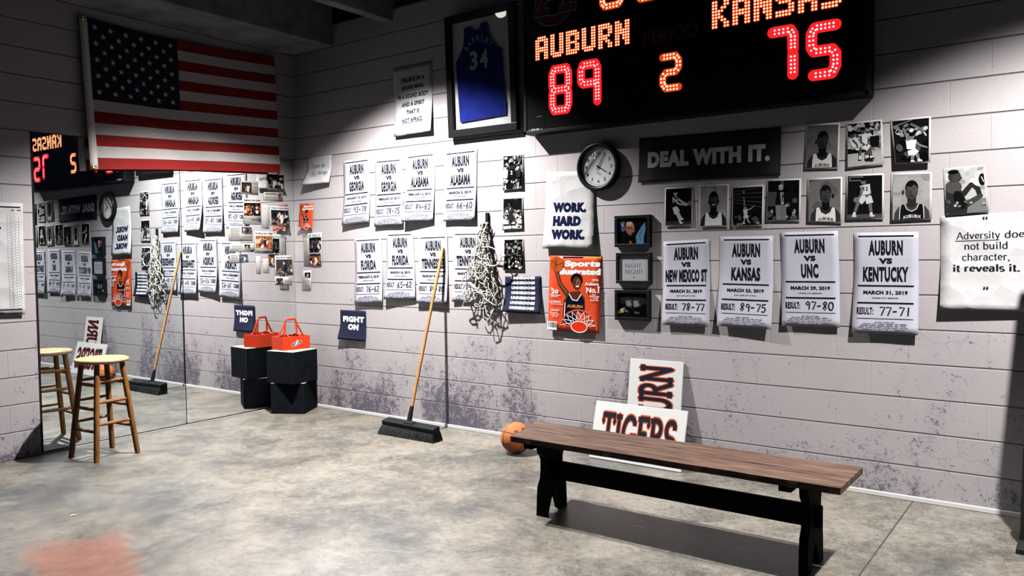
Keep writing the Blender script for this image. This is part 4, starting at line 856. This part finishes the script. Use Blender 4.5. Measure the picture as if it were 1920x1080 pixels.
p = Jer(); SIL = mat('silver_tackle_twill', (.52, .53, .58), .5)
DK = mat('number_shadow', (.01, .012, .05), .6)
for x, ch in ((.282, '3'), (.388, '4')):
    p.text(ch, x+.004, .594, .088, .160, DK, .045); p.text(ch, x, .597, .082, .150, SIL, .035)
for i, ch in enumerate('BARKLEY'):
    a = R_(147-19*i); cx_, cz_ = .335, .622
    p.text(ch, cx_+.145*math.cos(a), cz_+.145*math.sin(a), .026, .046, SIL, .008, rot=a-PI/2)
p.mb.build('lettering', jo, recalc=False)
b = MB()
for pts in (JX[0:5], JX[5:10], JX[18:23]): b.tube([(x, -.019, z) for x, z in pts], .0045, mat('jersey_piping', (.35, .36, .42), .6), 6)
b.build('piping', jo)
b = MB(); b.box((FW/2, -.036, FH/2), (FW-.09, .003, FH-.10), GLASS); b.build('glass_pane', t)

# three small frames
def frame(key, label, paint, wood=FRB, bw=.022):
    q = WALL[key]; x0 = (q[0][0]+q[3][0])/2; x1 = (q[1][0]+q[2][0])/2; z1 = (q[0][1]+q[1][1])/2; z0 = (q[2][1]+q[3][1])/2; D = .04; W, H = x1-x0, z1-z0
    t = thing('picture_frame', label, 'frame', (x0, -.001, z0), 0, 'small black frames in a column')
    b = MB()
    for c, d in (((W/2, -D/2, bw/2), (W, D, bw)), ((W/2, -D/2, H-bw/2), (W, D, bw)), ((bw/2, -D/2, H/2), (bw, D, H-2*bw)), ((W-bw/2, -D/2, H/2), (bw, D, H-2*bw))): b.box(c, d, wood, bev=.002)
    b.build('frame', t)
    class Pic(Paint):
        def __init__(s):
            s.mb = MB(); s.root = s; s.h = .0008; s.W = W-2*bw; s.H = H-2*bw
            s.mb.box((W/2, -.014, H/2), (W-2*bw, .016, H-2*bw), PHOTO)
        def P(s, u, v, h): return (bw+s.W*u, -.0222-h, bw+s.H*v)
    p = Pic(); paint(p); p.mb.build('picture', t, recalc=False)
    b = MB(); b.box((W/2, -D+.007, H/2), (W-2*bw+.002, .002, H-2*bw+.002), GLASS); b.build('glass_pane', t)
def f1(p):
    p.rect(0, 0, 1, 1, ink(.015, .016, .02)); p.rect(.0, .5, .22, .98, ink(.12, .15, .28)); p.stroke([(0, .9), (.2, .7)], .06, ink(.4, .42, .5)); p.stroke([(.06, .98), (.22, .82)], .05, ink(.4, .42, .5))
    p.poly([(.62, 0), (.60, .3), (.78, .66), (.90, .84), (.93, .6), (.86, .2), (.86, 0)], ink(.18, .34, .50)); p.stroke([(.80, .6), (.72, .3), (.76, .1)], .03, ink(.08, .16, .26))
    sk = ink(.52, .27, .18); p.poly([(.18, 0), (.22, .22), (.38, .34), (.56, .2), (.6, 0)], ink(.01)); p.ell(.40, .63, .15, .27, sk); p.ell(.43, .50, .11, .15, ink(.44, .21, .14)); p.ell(.38, .80, .10, .08, ink(.72, .48, .36))
    p.ell(.27, .6, .04, .08, ink(.4, .18, .12)); p.stroke([(.28, .64), (.44, .62), (.56, .60)], .035, ink(.02)); p.ell(.52, .58, .05, .05, ink(.35, .18, .13)); p.ell(.50, .40, .045, .05, ink(.05, .02, .02)); p.stroke([(.55, .58), (.585, .5), (.54, .48)], .02, ink(.35, .16, .1)); p.stroke([(.25, .66), (.30, .45), (.42, .32)], .03, ink(.25, .13, .1))
    p.ell(.42, .06, .04, .06, ink(.55, .2, .05))
def f2(p):
    p.rect(0, 0, 1, 1, ink(.60, .61, .64)); p.roman('\u201c', .5, .72, .13, ink(.03), thick=.13); p.roman('NIGHT,', .5, .52, .15, ink(.06), .60, .075); p.roman('NIGHT!', .5, .27, .15, ink(.06), .60, .075); p.roman('\u201d', .5, .02, .13, ink(.03), thick=.13)
def f3(p):
    p.rect(0, 0, 1, 1, ink(.012)); p.rect(0, .55, 1, 1, ink(.05))
    for i in range(6): p.stroke([(.08+.16*i, .55), (.08+.16*i, 1)], .012, ink(.10))
    for x, j in ((.36, .32), (.62, .36)):
        p.stroke([(x, .70), (x+.02, .42)], (.26, .24), ink(j)); p.ell(x-.02, .82, .055, .085, ink(.06)); limb(p, [(x+.07, .68), (x+.16, .5), (x+.05, .44)], .08, .05, ink(.08)); p.stroke([(x+.02, .4), (x-.1, .34), (x-.08, .1)], .12, ink(.03))
    p.poly([(.0, .12), (.0, .30), (.22, .40), (.30, .24)], ink(.62, .45, .22)); p.stroke([(.02, .24), (.24, .34)], .05, ink(.75, .72, .66)); p.rect(0, 0, 1, .1, ink(.02)); grey_crowd(p, 10, .01, .2, .15, .5, .05)
frame('F1', 'small black frame with a photo of a bald bearded man, topmost of the column', f1)
frame('F2', 'small black frame with the words NIGHT, NIGHT, middle of the column', f2, bw=.020)
frame('F3', 'small black frame with dark photo of seated players, lowest of the column', f3)

# ================================================================== CLOCK
t = thing('wall_clock', 'round black rimmed wall clock above the WORK poster', 'clock', (3.478, -.002, 2.115)); T90 = Matrix.Rotation(PI/2, 4, 'X')
b = MB(); b.lathe([(.0005, .0), (.168, .0), (.176, .01), (.178, .045), (.170, .056), (.158, .058), (.146, .050), (.143, .030), (.0005, .030)], FRB, 56, T90); b.build('case', t)
class Dial(Paint):
    def __init__(s): s.mb = MB(); s.root = s; s.h = 0; s.W = 1; s.H = 1
    def P(s, u, v, h): return (u, -.0322-h, v)
p = Dial(); p.mb.add([(.144*math.cos(2*PI*i/48), -.0315, .144*math.sin(2*PI*i/48)) for i in range(48)], [tuple(range(48))], mat('clock_dial', (.95, .95, .95), .6))
for i in range(12):
    a = R_(90-30*(i+1)); p.text(str(i+1), .105*math.cos(a), .105*math.sin(a), None, .024, BLACK, .015)
for i in range(60):
    a = R_(6*i); r0 = .126 if i % 5 else .123; p.stroke([(r0*math.cos(a), r0*math.sin(a)), (.133*math.cos(a), .133*math.sin(a))], .0016 if i % 5 else .0036, BLACK)
p.stroke([(-.010, -.045), (.010, -.045)], .006, ink(.1))
p.mb.build('dial', t, recalc=False)
for nm, ang, ln, bk, wd in (('hour_hand', 122, .080, .018, .008), ('minute_hand', 29, .112, .02, .006), ('second_hand', 36, .120, .03, .002)):
    p = Dial(); p.h = {'hour_hand': .003, 'minute_hand': .005, 'second_hand': .007}[nm]; a = R_(90-ang); p.stroke([(-bk*math.cos(a), -bk*math.sin(a)), (ln*math.cos(a), ln*math.sin(a))], (wd*1.2, wd*.7), BLACK); p.ell(0, 0, .007, .007, BLACK); p.mb.build(nm, t, recalc=False)
b = MB(); b.lathe([(.0005, .0475), (.147, .0475), (.147, .049), (.0005, .049)], GLASS, 48, T90); b.build('glass_pane', t)

# ================================================================== FLAG
t = thing('american_flag', 'stars and stripes flag hung over the mirror on the left wall', 'flag', (0, 0, 0))
FR = mat('flag_red', (.26, .012, .010), .8, bump=.7, bscale=9); FWH = mat('flag_white', (.56, .52, .51), .8, bump=.8, bscale=9); FBL = mat('flag_blue', (.010, .013, .032), .8, bump=.2, bscale=18); HEAD = mat('flag_heading_canvas', (.70, .68, .64), .85, bump=.3, bscale=40)
def flag_p(u, v, h=0):
    """u along the fly, v up"""
    y = (-2.061+u*1.819) + (1-v)*(.034*(1-u)+.018*u)
    top = 3.375+.017*u-.045*math.sin(PI*u)*(1-.4*u); bot = 2.18+.104*u+.012*math.sin(PI*u*1.0); z = bot+(top-bot)*v
    pin = abs(2*v-1)*.0
    x = .022+.030*(1-v)+.020*math.sin(PI*v)*(.35+.65*u)*0+.020*math.sin(9*u+3*v)*math.sin(PI*min(1, u*1.2))*(.5+.5*(1-v))+.006*math.sin(21*u+8*v)*(1-v)
    return (x+.010+h, y, z)
b = MB(); NU = 60
CU = .445
for k in range(13):
    v1 = 1-k/13; v0 = 1-(k+1)/13; m = FR if k % 2 == 0 else FWH; u0 = CU if k < 7 else .026; n = int(NU*(1-u0)); sv = 3
    vs = [flag_p(u0+(1-u0)*i/n, v0+(v1-v0)*j/sv) for j in range(sv+1) for i in range(n+1)]
    b.add(vs, [(j*(n+1)+i, j*(n+1)+i+1, (j+1)*(n+1)+i+1, (j+1)*(n+1)+i) for j in range(sv) for i in range(n)], m, True)
n, sv = 28, 18; v0 = 1-7/13
vs = [flag_p(.026+(CU-.026)*i/n, v0+(1-v0)*j/sv) for j in range(sv+1) for i in range(n+1)]
b.add(vs, [(j*(n+1)+i, j*(n+1)+i+1, (j+1)*(n+1)+i+1, (j+1)*(n+1)+i) for j in range(sv) for i in range(n)], FBL, True)
STAR = mat('flag_star', (.62, .68, .74), .8)
for r in range(9):
    for c in range(6 if r % 2 == 0 else 5):
        su = .026+(CU-.026)*((c*2+1+(r % 2))/12); svv = 1-(7/13)*((r+1)/10); ro = .026; ro_u = ro/1.85; ro_v = ro/1.17
        pts = []
        for i in range(10):
            a = PI/2+PI*i/5; rr = 1 if i % 2 == 0 else .40; pts.append((su+ro_u*rr*math.cos(a), svv+ro_v*rr*math.sin(a)))
        b.add([flag_p(su, svv, .0022)]+[flag_p(u, v, .0022) for u, v in pts], [(0, 1+i, 1+(i+1) % 10) for i in range(10)], STAR)
b.build('cloth', t, recalc=False)
b = MB(); sv = 20
vs = [flag_p(-.004+.033*i, j/sv, .002+k*.003) for k in (0, 1) for j in range(sv+1) for i in (0, 1)]; nn = 2*(sv+1)
b.add(vs, [(2*j, 2*j+1, 2*j+3, 2*j+2) for j in range(sv)]+[(nn+2*j, nn+2*j+2, nn+2*j+3, nn+2*j+1) for j in range(sv)]+[(2*j, 2*j+2, nn+2*j+2, nn+2*j) for j in range(sv)]+[(2*j+1, nn+2*j+1, nn+2*j+3, 2*j+3) for j in range(sv)]+[(0, nn, nn+1, 1), (2*sv, 2*sv+1, nn+2*sv+1, nn+2*sv)], HEAD, True); b.build('heading', t)
for v in (.985, .018):
    b = MB(); b.lathe([(.006, 0), (.015, 0), (.016, .003), (.006, .004), (.006, 0)], mat('brass_grommet', (.35, .25, .10), .35, 1), 16, TR(flag_p(.0125, v, .0055), ry=PI/2)); b.build('grommet', t)

# ================================================================== NET ON ITS HOOK
b = MB(); b.box((2.422, -.012, 1.765), (.030, .022, .115), mat('black_hook', (.012, .012, .012), .5), bev=.006); b.tube([(2.422, -.02, 1.715), (2.422, -.05, 1.705), (2.422, -.062, 1.73)], .007, mat('black_hook', (.012,)*3), 8)
tag(b.build('wall_hook'), 'black wall hook that the white net hangs from', 'hook')
CORD = mat('white_net_cord', (.74, .71, .63), .85, var=.12, vscale=90, bump=.4, bscale=200)
rn = random.Random(11); b = MB()
def env(q):      # half width and centre of the hank at depth q (0 top .. 1 bottom)
    return .030+.125*min(1, q*1.45)**1.4*(1 if q < .75 else 1-(q-.75)*1.5), 2.412-.055*q
for k in range(24):
    ln = rn.uniform(.45, .98); a = rn.uniform(-1, 1); a2 = a+rn.uniform(-.5, .5); pts = []; dep = rn.uniform(.012, .085); ph1, ph2 = rn.uniform(0, 6), rn.uniform(0, 6)
    for i in range(26):
        q = ln*i/25; hw, c = env(q); t_ = a+(a2-a)*q
        pts.append((c+hw*t_*.95+.012*math.sin(q*26+ph1)+.006*math.sin(q*61+ph2), -(.014+dep*(.5+.5*min(1, q*2))+.008*math.sin(q*30+ph2)), 1.735-.74*q+.006*math.sin(q*45+ph1)))
    b.tube(pts, .0038, CORD, 5)
    # knots and short cross strands
    for i in range(4, 26, 5):
        x, y, z = pts[i]; b.lathe([(.0005, -.011), (.0085, -.005), (.0085, .005), (.0005, .011)], CORD, 6, TR((x, y-.002, z)))
        if rn.random() < .75:
            hw, c = env(ln*i/25); x2 = max(c-hw, min(c+hw, x+rn.uniform(-.14, .14))); z2 = z-rn.uniform(.03, .12)
            b.tube([(x, y, z), ((x+x2)/2, y-.012, (z+z2)/2-.02), (x2, y-.004, z2)], .0042, CORD, 5)
for k in range(22):
    q = rn.uniform(.45, .85); hw, c = env(q); cx_ = c+hw*rn.uniform(-.9, .8); cz_ = 1.735-.74*q; rr = rn.uniform(.02, .05); ph1 = rn.uniform(0, 6); d = rn.uniform(.03, .10)
    b.tube([(cx_+rr*math.cos(ph1+x*.5), -d-.012*math.sin(x), cz_+rr*1.2*math.sin(ph1+x*.5)) for x in range(11)], .0042, CORD, 5)
loop = [(2.43, -.07, 1.53)]+[(2.50+.11*math.cos(R_(a)), -.085, 1.465+.075*math.sin(R_(a))-.02*math.cos(R_(a))) for a in range(110, -200, -18)]
b.tube(loop, .0052, CORD, 6); b.tube([(2.60, -.085, 1.45), (2.655, -.08, 1.475)], .0052, CORD, 6)
b.tube([(2.40, -.09, 1.20), (2.46, -.10, 1.12), (2.53, -.09, 1.08), (2.56, -.08, 1.07), (2.555, -.08, 1.11), (2.50, -.09, 1.19)], .0048, CORD, 6)
b.tube([(2.30, -.06, 1.22), (2.27, -.07, 1.13), (2.22, -.07, 1.10), (2.19, -.06, 1.06), (2.22, -.06, 1.03), (2.28, -.06, 1.035)], .0045, CORD, 6)
tag(b.build('basketball_net'), 'tangled white cord basketball net hanging from the wall hook', 'net')

# ================================================================== PUSH BROOM
t = thing('push_broom', 'push broom with wooden handle leaning against the wall', 'broom', (0, 0, 0))
WOODH = mat('broom_handle_wood', (.52, .26, .085), .5, var=.22, vscale=14, stretch=(4, 4, .4))
A_ = Vector((1.905, -.425, .115)); B_ = Vector((1.944, -.016, 1.545)); dr = (B_-A_).normalized()
b = MB(); b.tube([A_+dr*.07, A_+dr*.5, A_+dr*1.0, B_-dr*.012, B_], [.0135, .0135, .0135, .0135, .008], WOODH, 14); b.build('handle', t)
BLKP = mat('broom_black_plastic', (.012, .015, .017), .45, var=.25, vscale=30)
b = MB(); b.tube([A_-dr*.03, A_+dr*.03, A_+dr*.13], [.022, .021, .0155], BLKP, 14); b.build('socket', t)
hc = Vector((1.945, -.455, .0)); tilt = R_(12)
TH = TR((hc.x, hc.y, .100), rx=tilt, rz=R_(-3))
b = MB(); b.box((0, 0, 0), (.60, .085, .036), BLKP, TH, bev=.008); b.box((0, 0, .02), (.10, .05, .014), BLKP, TH, bev=.005); b.build('head', t)
BRI = mat('dark_bristles', (.014, .016, .017), .75, var=.5, vscale=140, bump=.8, bscale=160, stretch=(1, 1, .08))
b = MB(); rb = random.Random(3)
def brow(y, zt, fl):
    n = 74
    for i in range(n):
        x = -.292+.584*i/(n-1); dx = rb.uniform(-.003, .003)+.016*(x/.29); dy = fl*rb.uniform(.7, 1.3)
        p0 = TH @ Vector((x, y, -.015)); p1 = Vector((hc.x+(x+dx), hc.y+y+dy-.012, rb.uniform(.0, .006)+.002))
        b.tube([p0, (p0+p1)/2+Vector((0, dy*.1, 0)), p1], [.0042, .0052, .0045], BRI, 4, caps=False, smooth=False)
for y, fl in ((-.034, -.018), (-.012, -.006), (.012, .006), (.034, .018)): brow(y, 0, fl)
bb = [(-.292, -.036), (.292, -.036), (.292, .036), (-.292, .036)]; lo_ = [(-.306, -.066), (.306, -.066), (.306, .040), (-.306, .040)]
vs = [TH @ Vector((x, y, -.016)) for x, y in bb]+[Vector((hc.x+x, hc.y+y, .006)) for x, y in lo_]
b.add(vs, [(0, 1, 5, 4), (1, 2, 6, 5), (2, 3, 7, 6), (3, 0, 4, 7), (4, 5, 6, 7), (0, 3, 2, 1)], BRI)
o = b.build('bristles', t); o['kind'] = 'stuff'

# ================================================================== BASKETBALL
t = thing('basketball', 'orange basketball on the floor at the left end of the bench', 'ball', (2.970, -.395, .1165))
BALL = mat('pebbled_orange_rubber', (.62, .19, .06), .55, var=.12, vscale=20, bump=.5, bscale=260)
bm = bmesh.new(); bmesh.ops.create_uvsphere(bm, u_segments=48, v_segments=28, radius=.1155); me = bpy.data.meshes.new('ball'); bm.to_mesh(me); bm.free(); me.materials.append(BALL)
for pl in me.polygons: pl.use_smooth = True
bo = bpy.data.objects.new('ball', me); COL.objects.link(bo); bo.parent = t
SEAM = mat('black_seam', (.012, .010, .010), .6); RB = Matrix.Rotation(R_(28), 4, 'Z') @ Matrix.Rotation(R_(-24), 4, 'X') @ Matrix.Rotation(R_(18), 4, 'Y')
b = MB(); r = .1150
def ring(f, n=64): b.tube([RB @ (Vector(f(2*PI*i/n)).normalized()*r) for i in range(n+1)], .0024, SEAM, 6, caps=False)
ring(lambda a: (math.cos(a), math.sin(a), 0)); ring(lambda a: (math.cos(a), 0, math.sin(a)))
for sg in (1, -1): ring(lambda a: (sg*(.62+.20*math.cos(2*a)), .80*math.cos(a), .80*math.sin(a)))
b.build('seam', t)
b = MB()
d0 = Vector((.52, -.72, .60)).normalized()
ux = Vector((0, 0, 1)).cross(d0).normalized(); uz = d0.cross(ux)
b.add([(d0+ux*(.13*math.cos(a*PI/8))+uz*(.11*math.sin(a*PI/8))).normalized()*.1163 for a in range(16)], [tuple(range(16))], SEAM)
b.add([(d0+ux*(.085*math.cos(a*PI/8))+uz*(.068*math.sin(a*PI/8))).normalized()*.1170 for a in range(16)], [tuple(range(16))], BALL)
b.add([(d0+ux*(.05*math.cos(a*PI/8))+uz*(.04*math.sin(a*PI/8))).normalized()*.1175 for a in range(16)], [tuple(range(16))], SEAM)
b.build('emblem', t, recalc=False)

# ================================================================== BENCH
t = thing('wooden_bench', 'long rustic bench with weathered brown top and black trestle legs', 'bench', (0, 0, 0))
TOPW = mat('weathered_bench_wood', (.125, .074, .055), .6, var=.6, vscale=10, bump=.7, bscale=16, stretch=(.5, 5, 5))
BLKW = mat('black_painted_wood', (.003, .003, .0035), .7, spec=.15, var=.3, vscale=12, bump=.2, bscale=30)
b = MB(); rb = random.Random(5)
def plank(y0, y1):
    """a top board with worn ends and nibbled edges"""
    n = 40; fr = []; bk = []
    for i in range(n+1):
        x = 3.725+(5.552-3.725)*i/n
        fr.append((x, y0+rb.uniform(0, .004))); bk.append((x, y1-rb.uniform(0, .004)))
    return fr, bk
f1_, k1_ = plank(-1.545, -1.3425); f1_[0] = (3.765, -1.545); k1_[0] = (3.72, -1.3425)
f2_, k2_ = plank(-1.3415, -1.128); f2_[0] = (3.70, -1.3415); k2_[0] = (3.655, -1.128); k2_[1] = (3.70, -1.118)
for fr, bk in ((f1_, k1_), (f2_, k2_)): b.extr(fr+bk[::-1], .419, .450, TOPW)
b.build('seat_top', t)
def prof():
    h = [(.419, .128), (.39, .125), (.355, .118), (.335, .098), (.31, .086), (.25, .086), (.205, .092), (.165, .118), (.10, .124), (.0, .130)]
    L_ = [(-w, z) for z, w in h]; arch = [(-.066, 0), (-.055, .035), (-.032, .085), (0, .125), (.026, .085), (.05, .035), (.060, 0)]
    return L_+arch+[(w, z) for z, w in h[::-1]]
for x in (3.915, 5.375):
    b = MB(); b.extr(prof(), -.021, .021, BLKW, Matrix.Translation((x, -1.348, 0)) @ Matrix(((0, 0, 1, 0), (1, 0, 0, 0), (0, 1, 0, 0), (0, 0, 0, 1)))); b.build('leg', t)
b = MB(); b.box((4.645, -1.348, .243), (1.56, .030, .105), BLKW, bev=.004); b.build('stretcher', t)
for x in (3.86, 5.30):
    b = MB(); b.box((x, -1.345, .4), (.06, .33, .036), BLKW, bev=.004); b.build('cleat', t)

# ================================================================== SIGN BOARDS
BOARD = mat('white_painted_board', (.74, .75, .74), .5, var=.04, vscale=6); SGO = mat('sign_orange', (.66, .10, .03), .5); SGN = mat('sign_navy', (.010, .010, .020), .5)
class Board(Paint):
    def __init__(s, W, H): s.mb = MB(); s.root = s; s.h = .0006; s.W = W; s.H = H; s.mb.box((W/2, .006, H/2), (W, .012, H), BOARD, bev=.002)
    def P(s, u, v, h): return (u*s.W, -h, v*s.H)
    def slab(s, t, x0, x1, zb, ht):
        adv = sum(RO[c][0] for c in t); kx = (x1-x0)/adv; ky = ht/.68
        for thick, thin, ser, m, g in ((.225, .175, .105, SGO, .045), (.15, .115, .058, SGN, .02)):
            x = 0
            for ch in t:
                a, st, se = RO[ch]; q = []
                for p_ in st:
                    p_ = list(p_); q += ribbon(p_, lambda dx, dy: thin+(thick-thin)*abs(dy))
                    for (jx, jy) in p_:
                        rr = (thin+thick)/4*.92; q.append([(jx+rr*math.cos(i*PI/4), jy+rr*math.sin(i*PI/4)) for i in range(8)])
                for sx, sy, hw in se:
                    y0, y1 = (sy-.03-g/2, sy+.055+g/2) if sy < .2 else (sy-.055-g/2, sy+.03+g/2); q.append([(sx-hw*1.15-g, y0), (sx+hw*1.15+g, y0), (sx+hw*1.15+g, y1), (sx-hw*1.15-g, y1)])
                for k in q: s.quads([[((x0+(x+px)*kx)/s.W, (zb+py*ky)/s.H) for px, py in k]], m); s.h -= .000108
                x += a
            s.h += .0004
bd = Board(.722, .412); bd.slab('TIGERS', .075, .665, .095, .225)
o = bd.mb.build('sign_board', recalc=False); o.location = (3.482, -.205, .004); o.rotation_euler = (R_(-16), 0, R_(-.8))
tag(o, 'wide white sign board lettered TIGERS leaning behind the bench', 'sign', 'white sign boards behind the bench')
bd = Board(.722, .412); bd.slab('AUBURN', .04, .685, .085, .225)
o = bd.mb.build('sign_board', recalc=False)
o.matrix_world = Matrix.Translation((4.135, -.118, .006)) @ Matrix.Rotation(R_(-8.2), 4, 'X') @ Matrix.Rotation(R_(-90), 4, 'Y')
tag(o, 'white sign board standing on end, its lettering running upwards, against the wall', 'sign', 'white sign boards behind the bench')

# ================================================================== STOOL
t = thing('wooden_stool', 'round topped wooden bar stool in front of the mirror', 'stool', (.42, -2.172, 0), R_(5))
OAK = mat('stool_oak', (.30, .125, .036), .45, var=.45, vscale=12, stretch=(5, 5, .8), bump=.15, bscale=30); SEATW = mat('stool_seat_wood', (.66, .43, .21), .42, var=.18, vscale=7, stretch=(1, 7, 1))
b = MB(); b.lathe([(.0005, .706), (.165, .706), (.180, .712), (.186, .722), (.184, .733), (.172, .739), (.06, .737), (.0005, .737)], SEATW, 44); b.build('seat', t)
ft, tp = .163, .098
def lp(sx, sy, z): k = z/.706; return Vector((sx*(ft+(tp-ft)*k), sy*(ft+(tp-ft)*k), z))
for sx in (-1, 1):
    for sy in (-1, 1):
        b = MB(); b.tube([lp(sx, sy, .0), lp(sx, sy, .03), lp(sx, sy, .35), lp(sx, sy, .712)], [.0185, .020, .0215, .0195], OAK, 14); b.build('leg', t)
for z, ax in ((.215, 0), (.265, 1), (.375, 0), (.425, 1), (.55, 0), (.575, 1)):
    for sg in (-1, 1):
        a, c = (lp(-1, sg, z), lp(1, sg, z)) if ax == 0 else (lp(sg, -1, z), lp(sg, 1, z))
        b = MB(); b.tube([a, a*.75+c*.25, (a+c)/2, a*.25+c*.75, c], [.010, .0125, .0135, .0125, .010], OAK, 10); b.build('rung', t)

# ================================================================== CRATES AND BOTTLE CARRIER
CRB = mat('crate_black', (.006, .008, .012), .75, spec=.15, var=.3, vscale=10); PLY = mat('crate_plywood', (.72, .60, .44), .6, var=.15, vscale=8, stretch=(1, 6, 1))
def crate(x, y, z, rz, sz, ht, label):
    t = thing('storage_crate', label, 'crate', (x, y, z), rz, 'stacked black crates')
    b = MB(); th = .012
    b.box((0, -sz/2+th/2, ht/2), (sz, th, ht-.002), CRB, bev=.003); b.box((0, sz/2-th/2, ht/2), (sz, th, ht-.002), CRB, bev=.003)
    b.box((-sz/2+th/2, 0, ht/2), (th, sz-2*th, ht-.002), CRB, bev=.003); b.box((sz/2-th/2, 0, ht/2), (th, sz-2*th, ht-.002), CRB, bev=.003); b.box((0, 0, .007), (sz-2*th, sz-2*th, .012), CRB)
    b.build('body', t)
    b = MB(); b.box((0, 0, ht-.004), (sz-.004, sz-.004, .008), PLY, bev=.002); b.build('lid', t)
crate(.238, -.262, 0, R_(30.5), .328, .290, 'lower black crate standing on the floor in the mirror corner')
crate(.262, -.292, .290, R_(8.5), .330, .303, 'upper black crate carrying the orange bottle carrier')
OPL = mat('orange_plastic', (.80, .060, .018), .35, var=.06, vscale=5)
t = thing('bottle_carrier', 'orange plastic water bottle carrier with tall handle on the upper crate', 'carrier', (.190, -.245, .5935), R_(82)) 
CWd, CDp, CH = .285, .205, .125
b = MB(); th = .007
for c, d in (((0, -CDp/2, CH/2), (CWd, th, CH)), ((0, CDp/2, CH/2), (CWd, th, CH)), ((-CWd/2, 0, CH/2), (th, CDp, CH)), ((CWd/2, 0, CH/2), (th, CDp, CH)), ((0, 0, .004), (CWd, CDp, .008)), ((0, 0, CH*.45), (CWd, .006, CH*.9)), ((-CWd/6, 0, CH*.45), (.006, CDp, CH*.9)), ((CWd/6, 0, CH*.45), (.006, CDp, CH*.9))): b.box(c, d, OPL, bev=.0025)
cbody = b.build('body', t)
b = MB(); hz = .285; hx = .060
b.tube([(-hx-.008, 0, CH-.01), (-hx, 0, hz-.03), (-hx+.012, 0, hz), (hx-.012, 0, hz), (hx, 0, hz-.03), (hx+.008, 0, CH-.01)], .0105, OPL, 10)
for sx in (-1, 1):
    b.tube([(sx*hx, 0, hz-.035), (sx*(CWd/2-.006), 0, CH-.01)], .0085, OPL, 8)
    for sy in (-1, 1): b.tube([(sx*hx, 0, CH+.02), (sx*hx, sy*(CDp/2-.004), CH-.01)], .007, OPL, 8)
b.build('handle', t)
class Side(Paint):
    def __init__(s): s.mb = MB(); s.root = s; s.h = .0005; s.W = 1; s.H = 1
    def P(s, u, v, h): return (u, -CDp/2-th/2-h, v)
p = Side()
p.poly([(-.055, .048), (-.05, .030), (.045, .052), (.056, .072), (.05, .086), (-.045, .064)], ink(.75)); p.poly([(-.05, .048), (-.046, .035), (.042, .055), (.051, .072), (.047, .081), (-.042, .060)], SGN)
p.poly([(.004, .092), (.018, .086), (.004, .064), (.016, .066), (-.02, .024), (-.006, .052), (-.016, .050)], ink(.85)); p.text('Gatorade', .0, .0585, .078, .017, ink(.8), .02, .25, rot=R_(13))
p.mb.build('emblem', cbody, recalc=False)

# ================================================================== STAND AT THE RIGHT EDGE, PAPER SCRAP
t = thing('display_stand', 'dark upright stand with a floor foot, cut by the right edge', 'stand', (6.15, -.47, 0))
STM = mat('dark_stand_metal', (.018, .019, .020), .5, var=.2, vscale=20)
b = MB(); b.extr([(0, .02), (.12, .02), (.15, 1.3), (.20, 1.95), (.085, 1.95), (.036, 1.3), (.028, .62), (.006, .48)], -.015, .015, STM, Matrix.Rotation(PI/2, 4, 'X')); b.build('upright', t)
for x in (.02, .14):
    b = MB(); b.box((x, .02, .016), (.055, .36, .022), STM, bev=.004); fb = b.build('foot_bar', t)
    for y in (-.145, .185):
        b = MB(); b.box((x, y, .004), (.05, .03, .008), mat('rubber', (.01,)*3, .8), bev=.002); b.build('rubber_pad', fb)
b = MB(); b.add([(1.665, -3.0, .002), (1.69, -3.01, .003), (1.70, -2.985, .006), (1.68, -2.975, .004), (1.668, -2.985, .003)], [(0, 1, 2, 3, 4)], PAPER); b.add([(1.665, -3.0, .001), (1.69, -3.01, .001), (1.70, -2.985, .001), (1.68, -2.975, .001), (1.668, -2.985, .001)], [(4, 3, 2, 1, 0)], PAPER)
tag(b.build('paper_scrap', recalc=False), 'tiny white scrap of paper lying on the open floor', 'scrap')
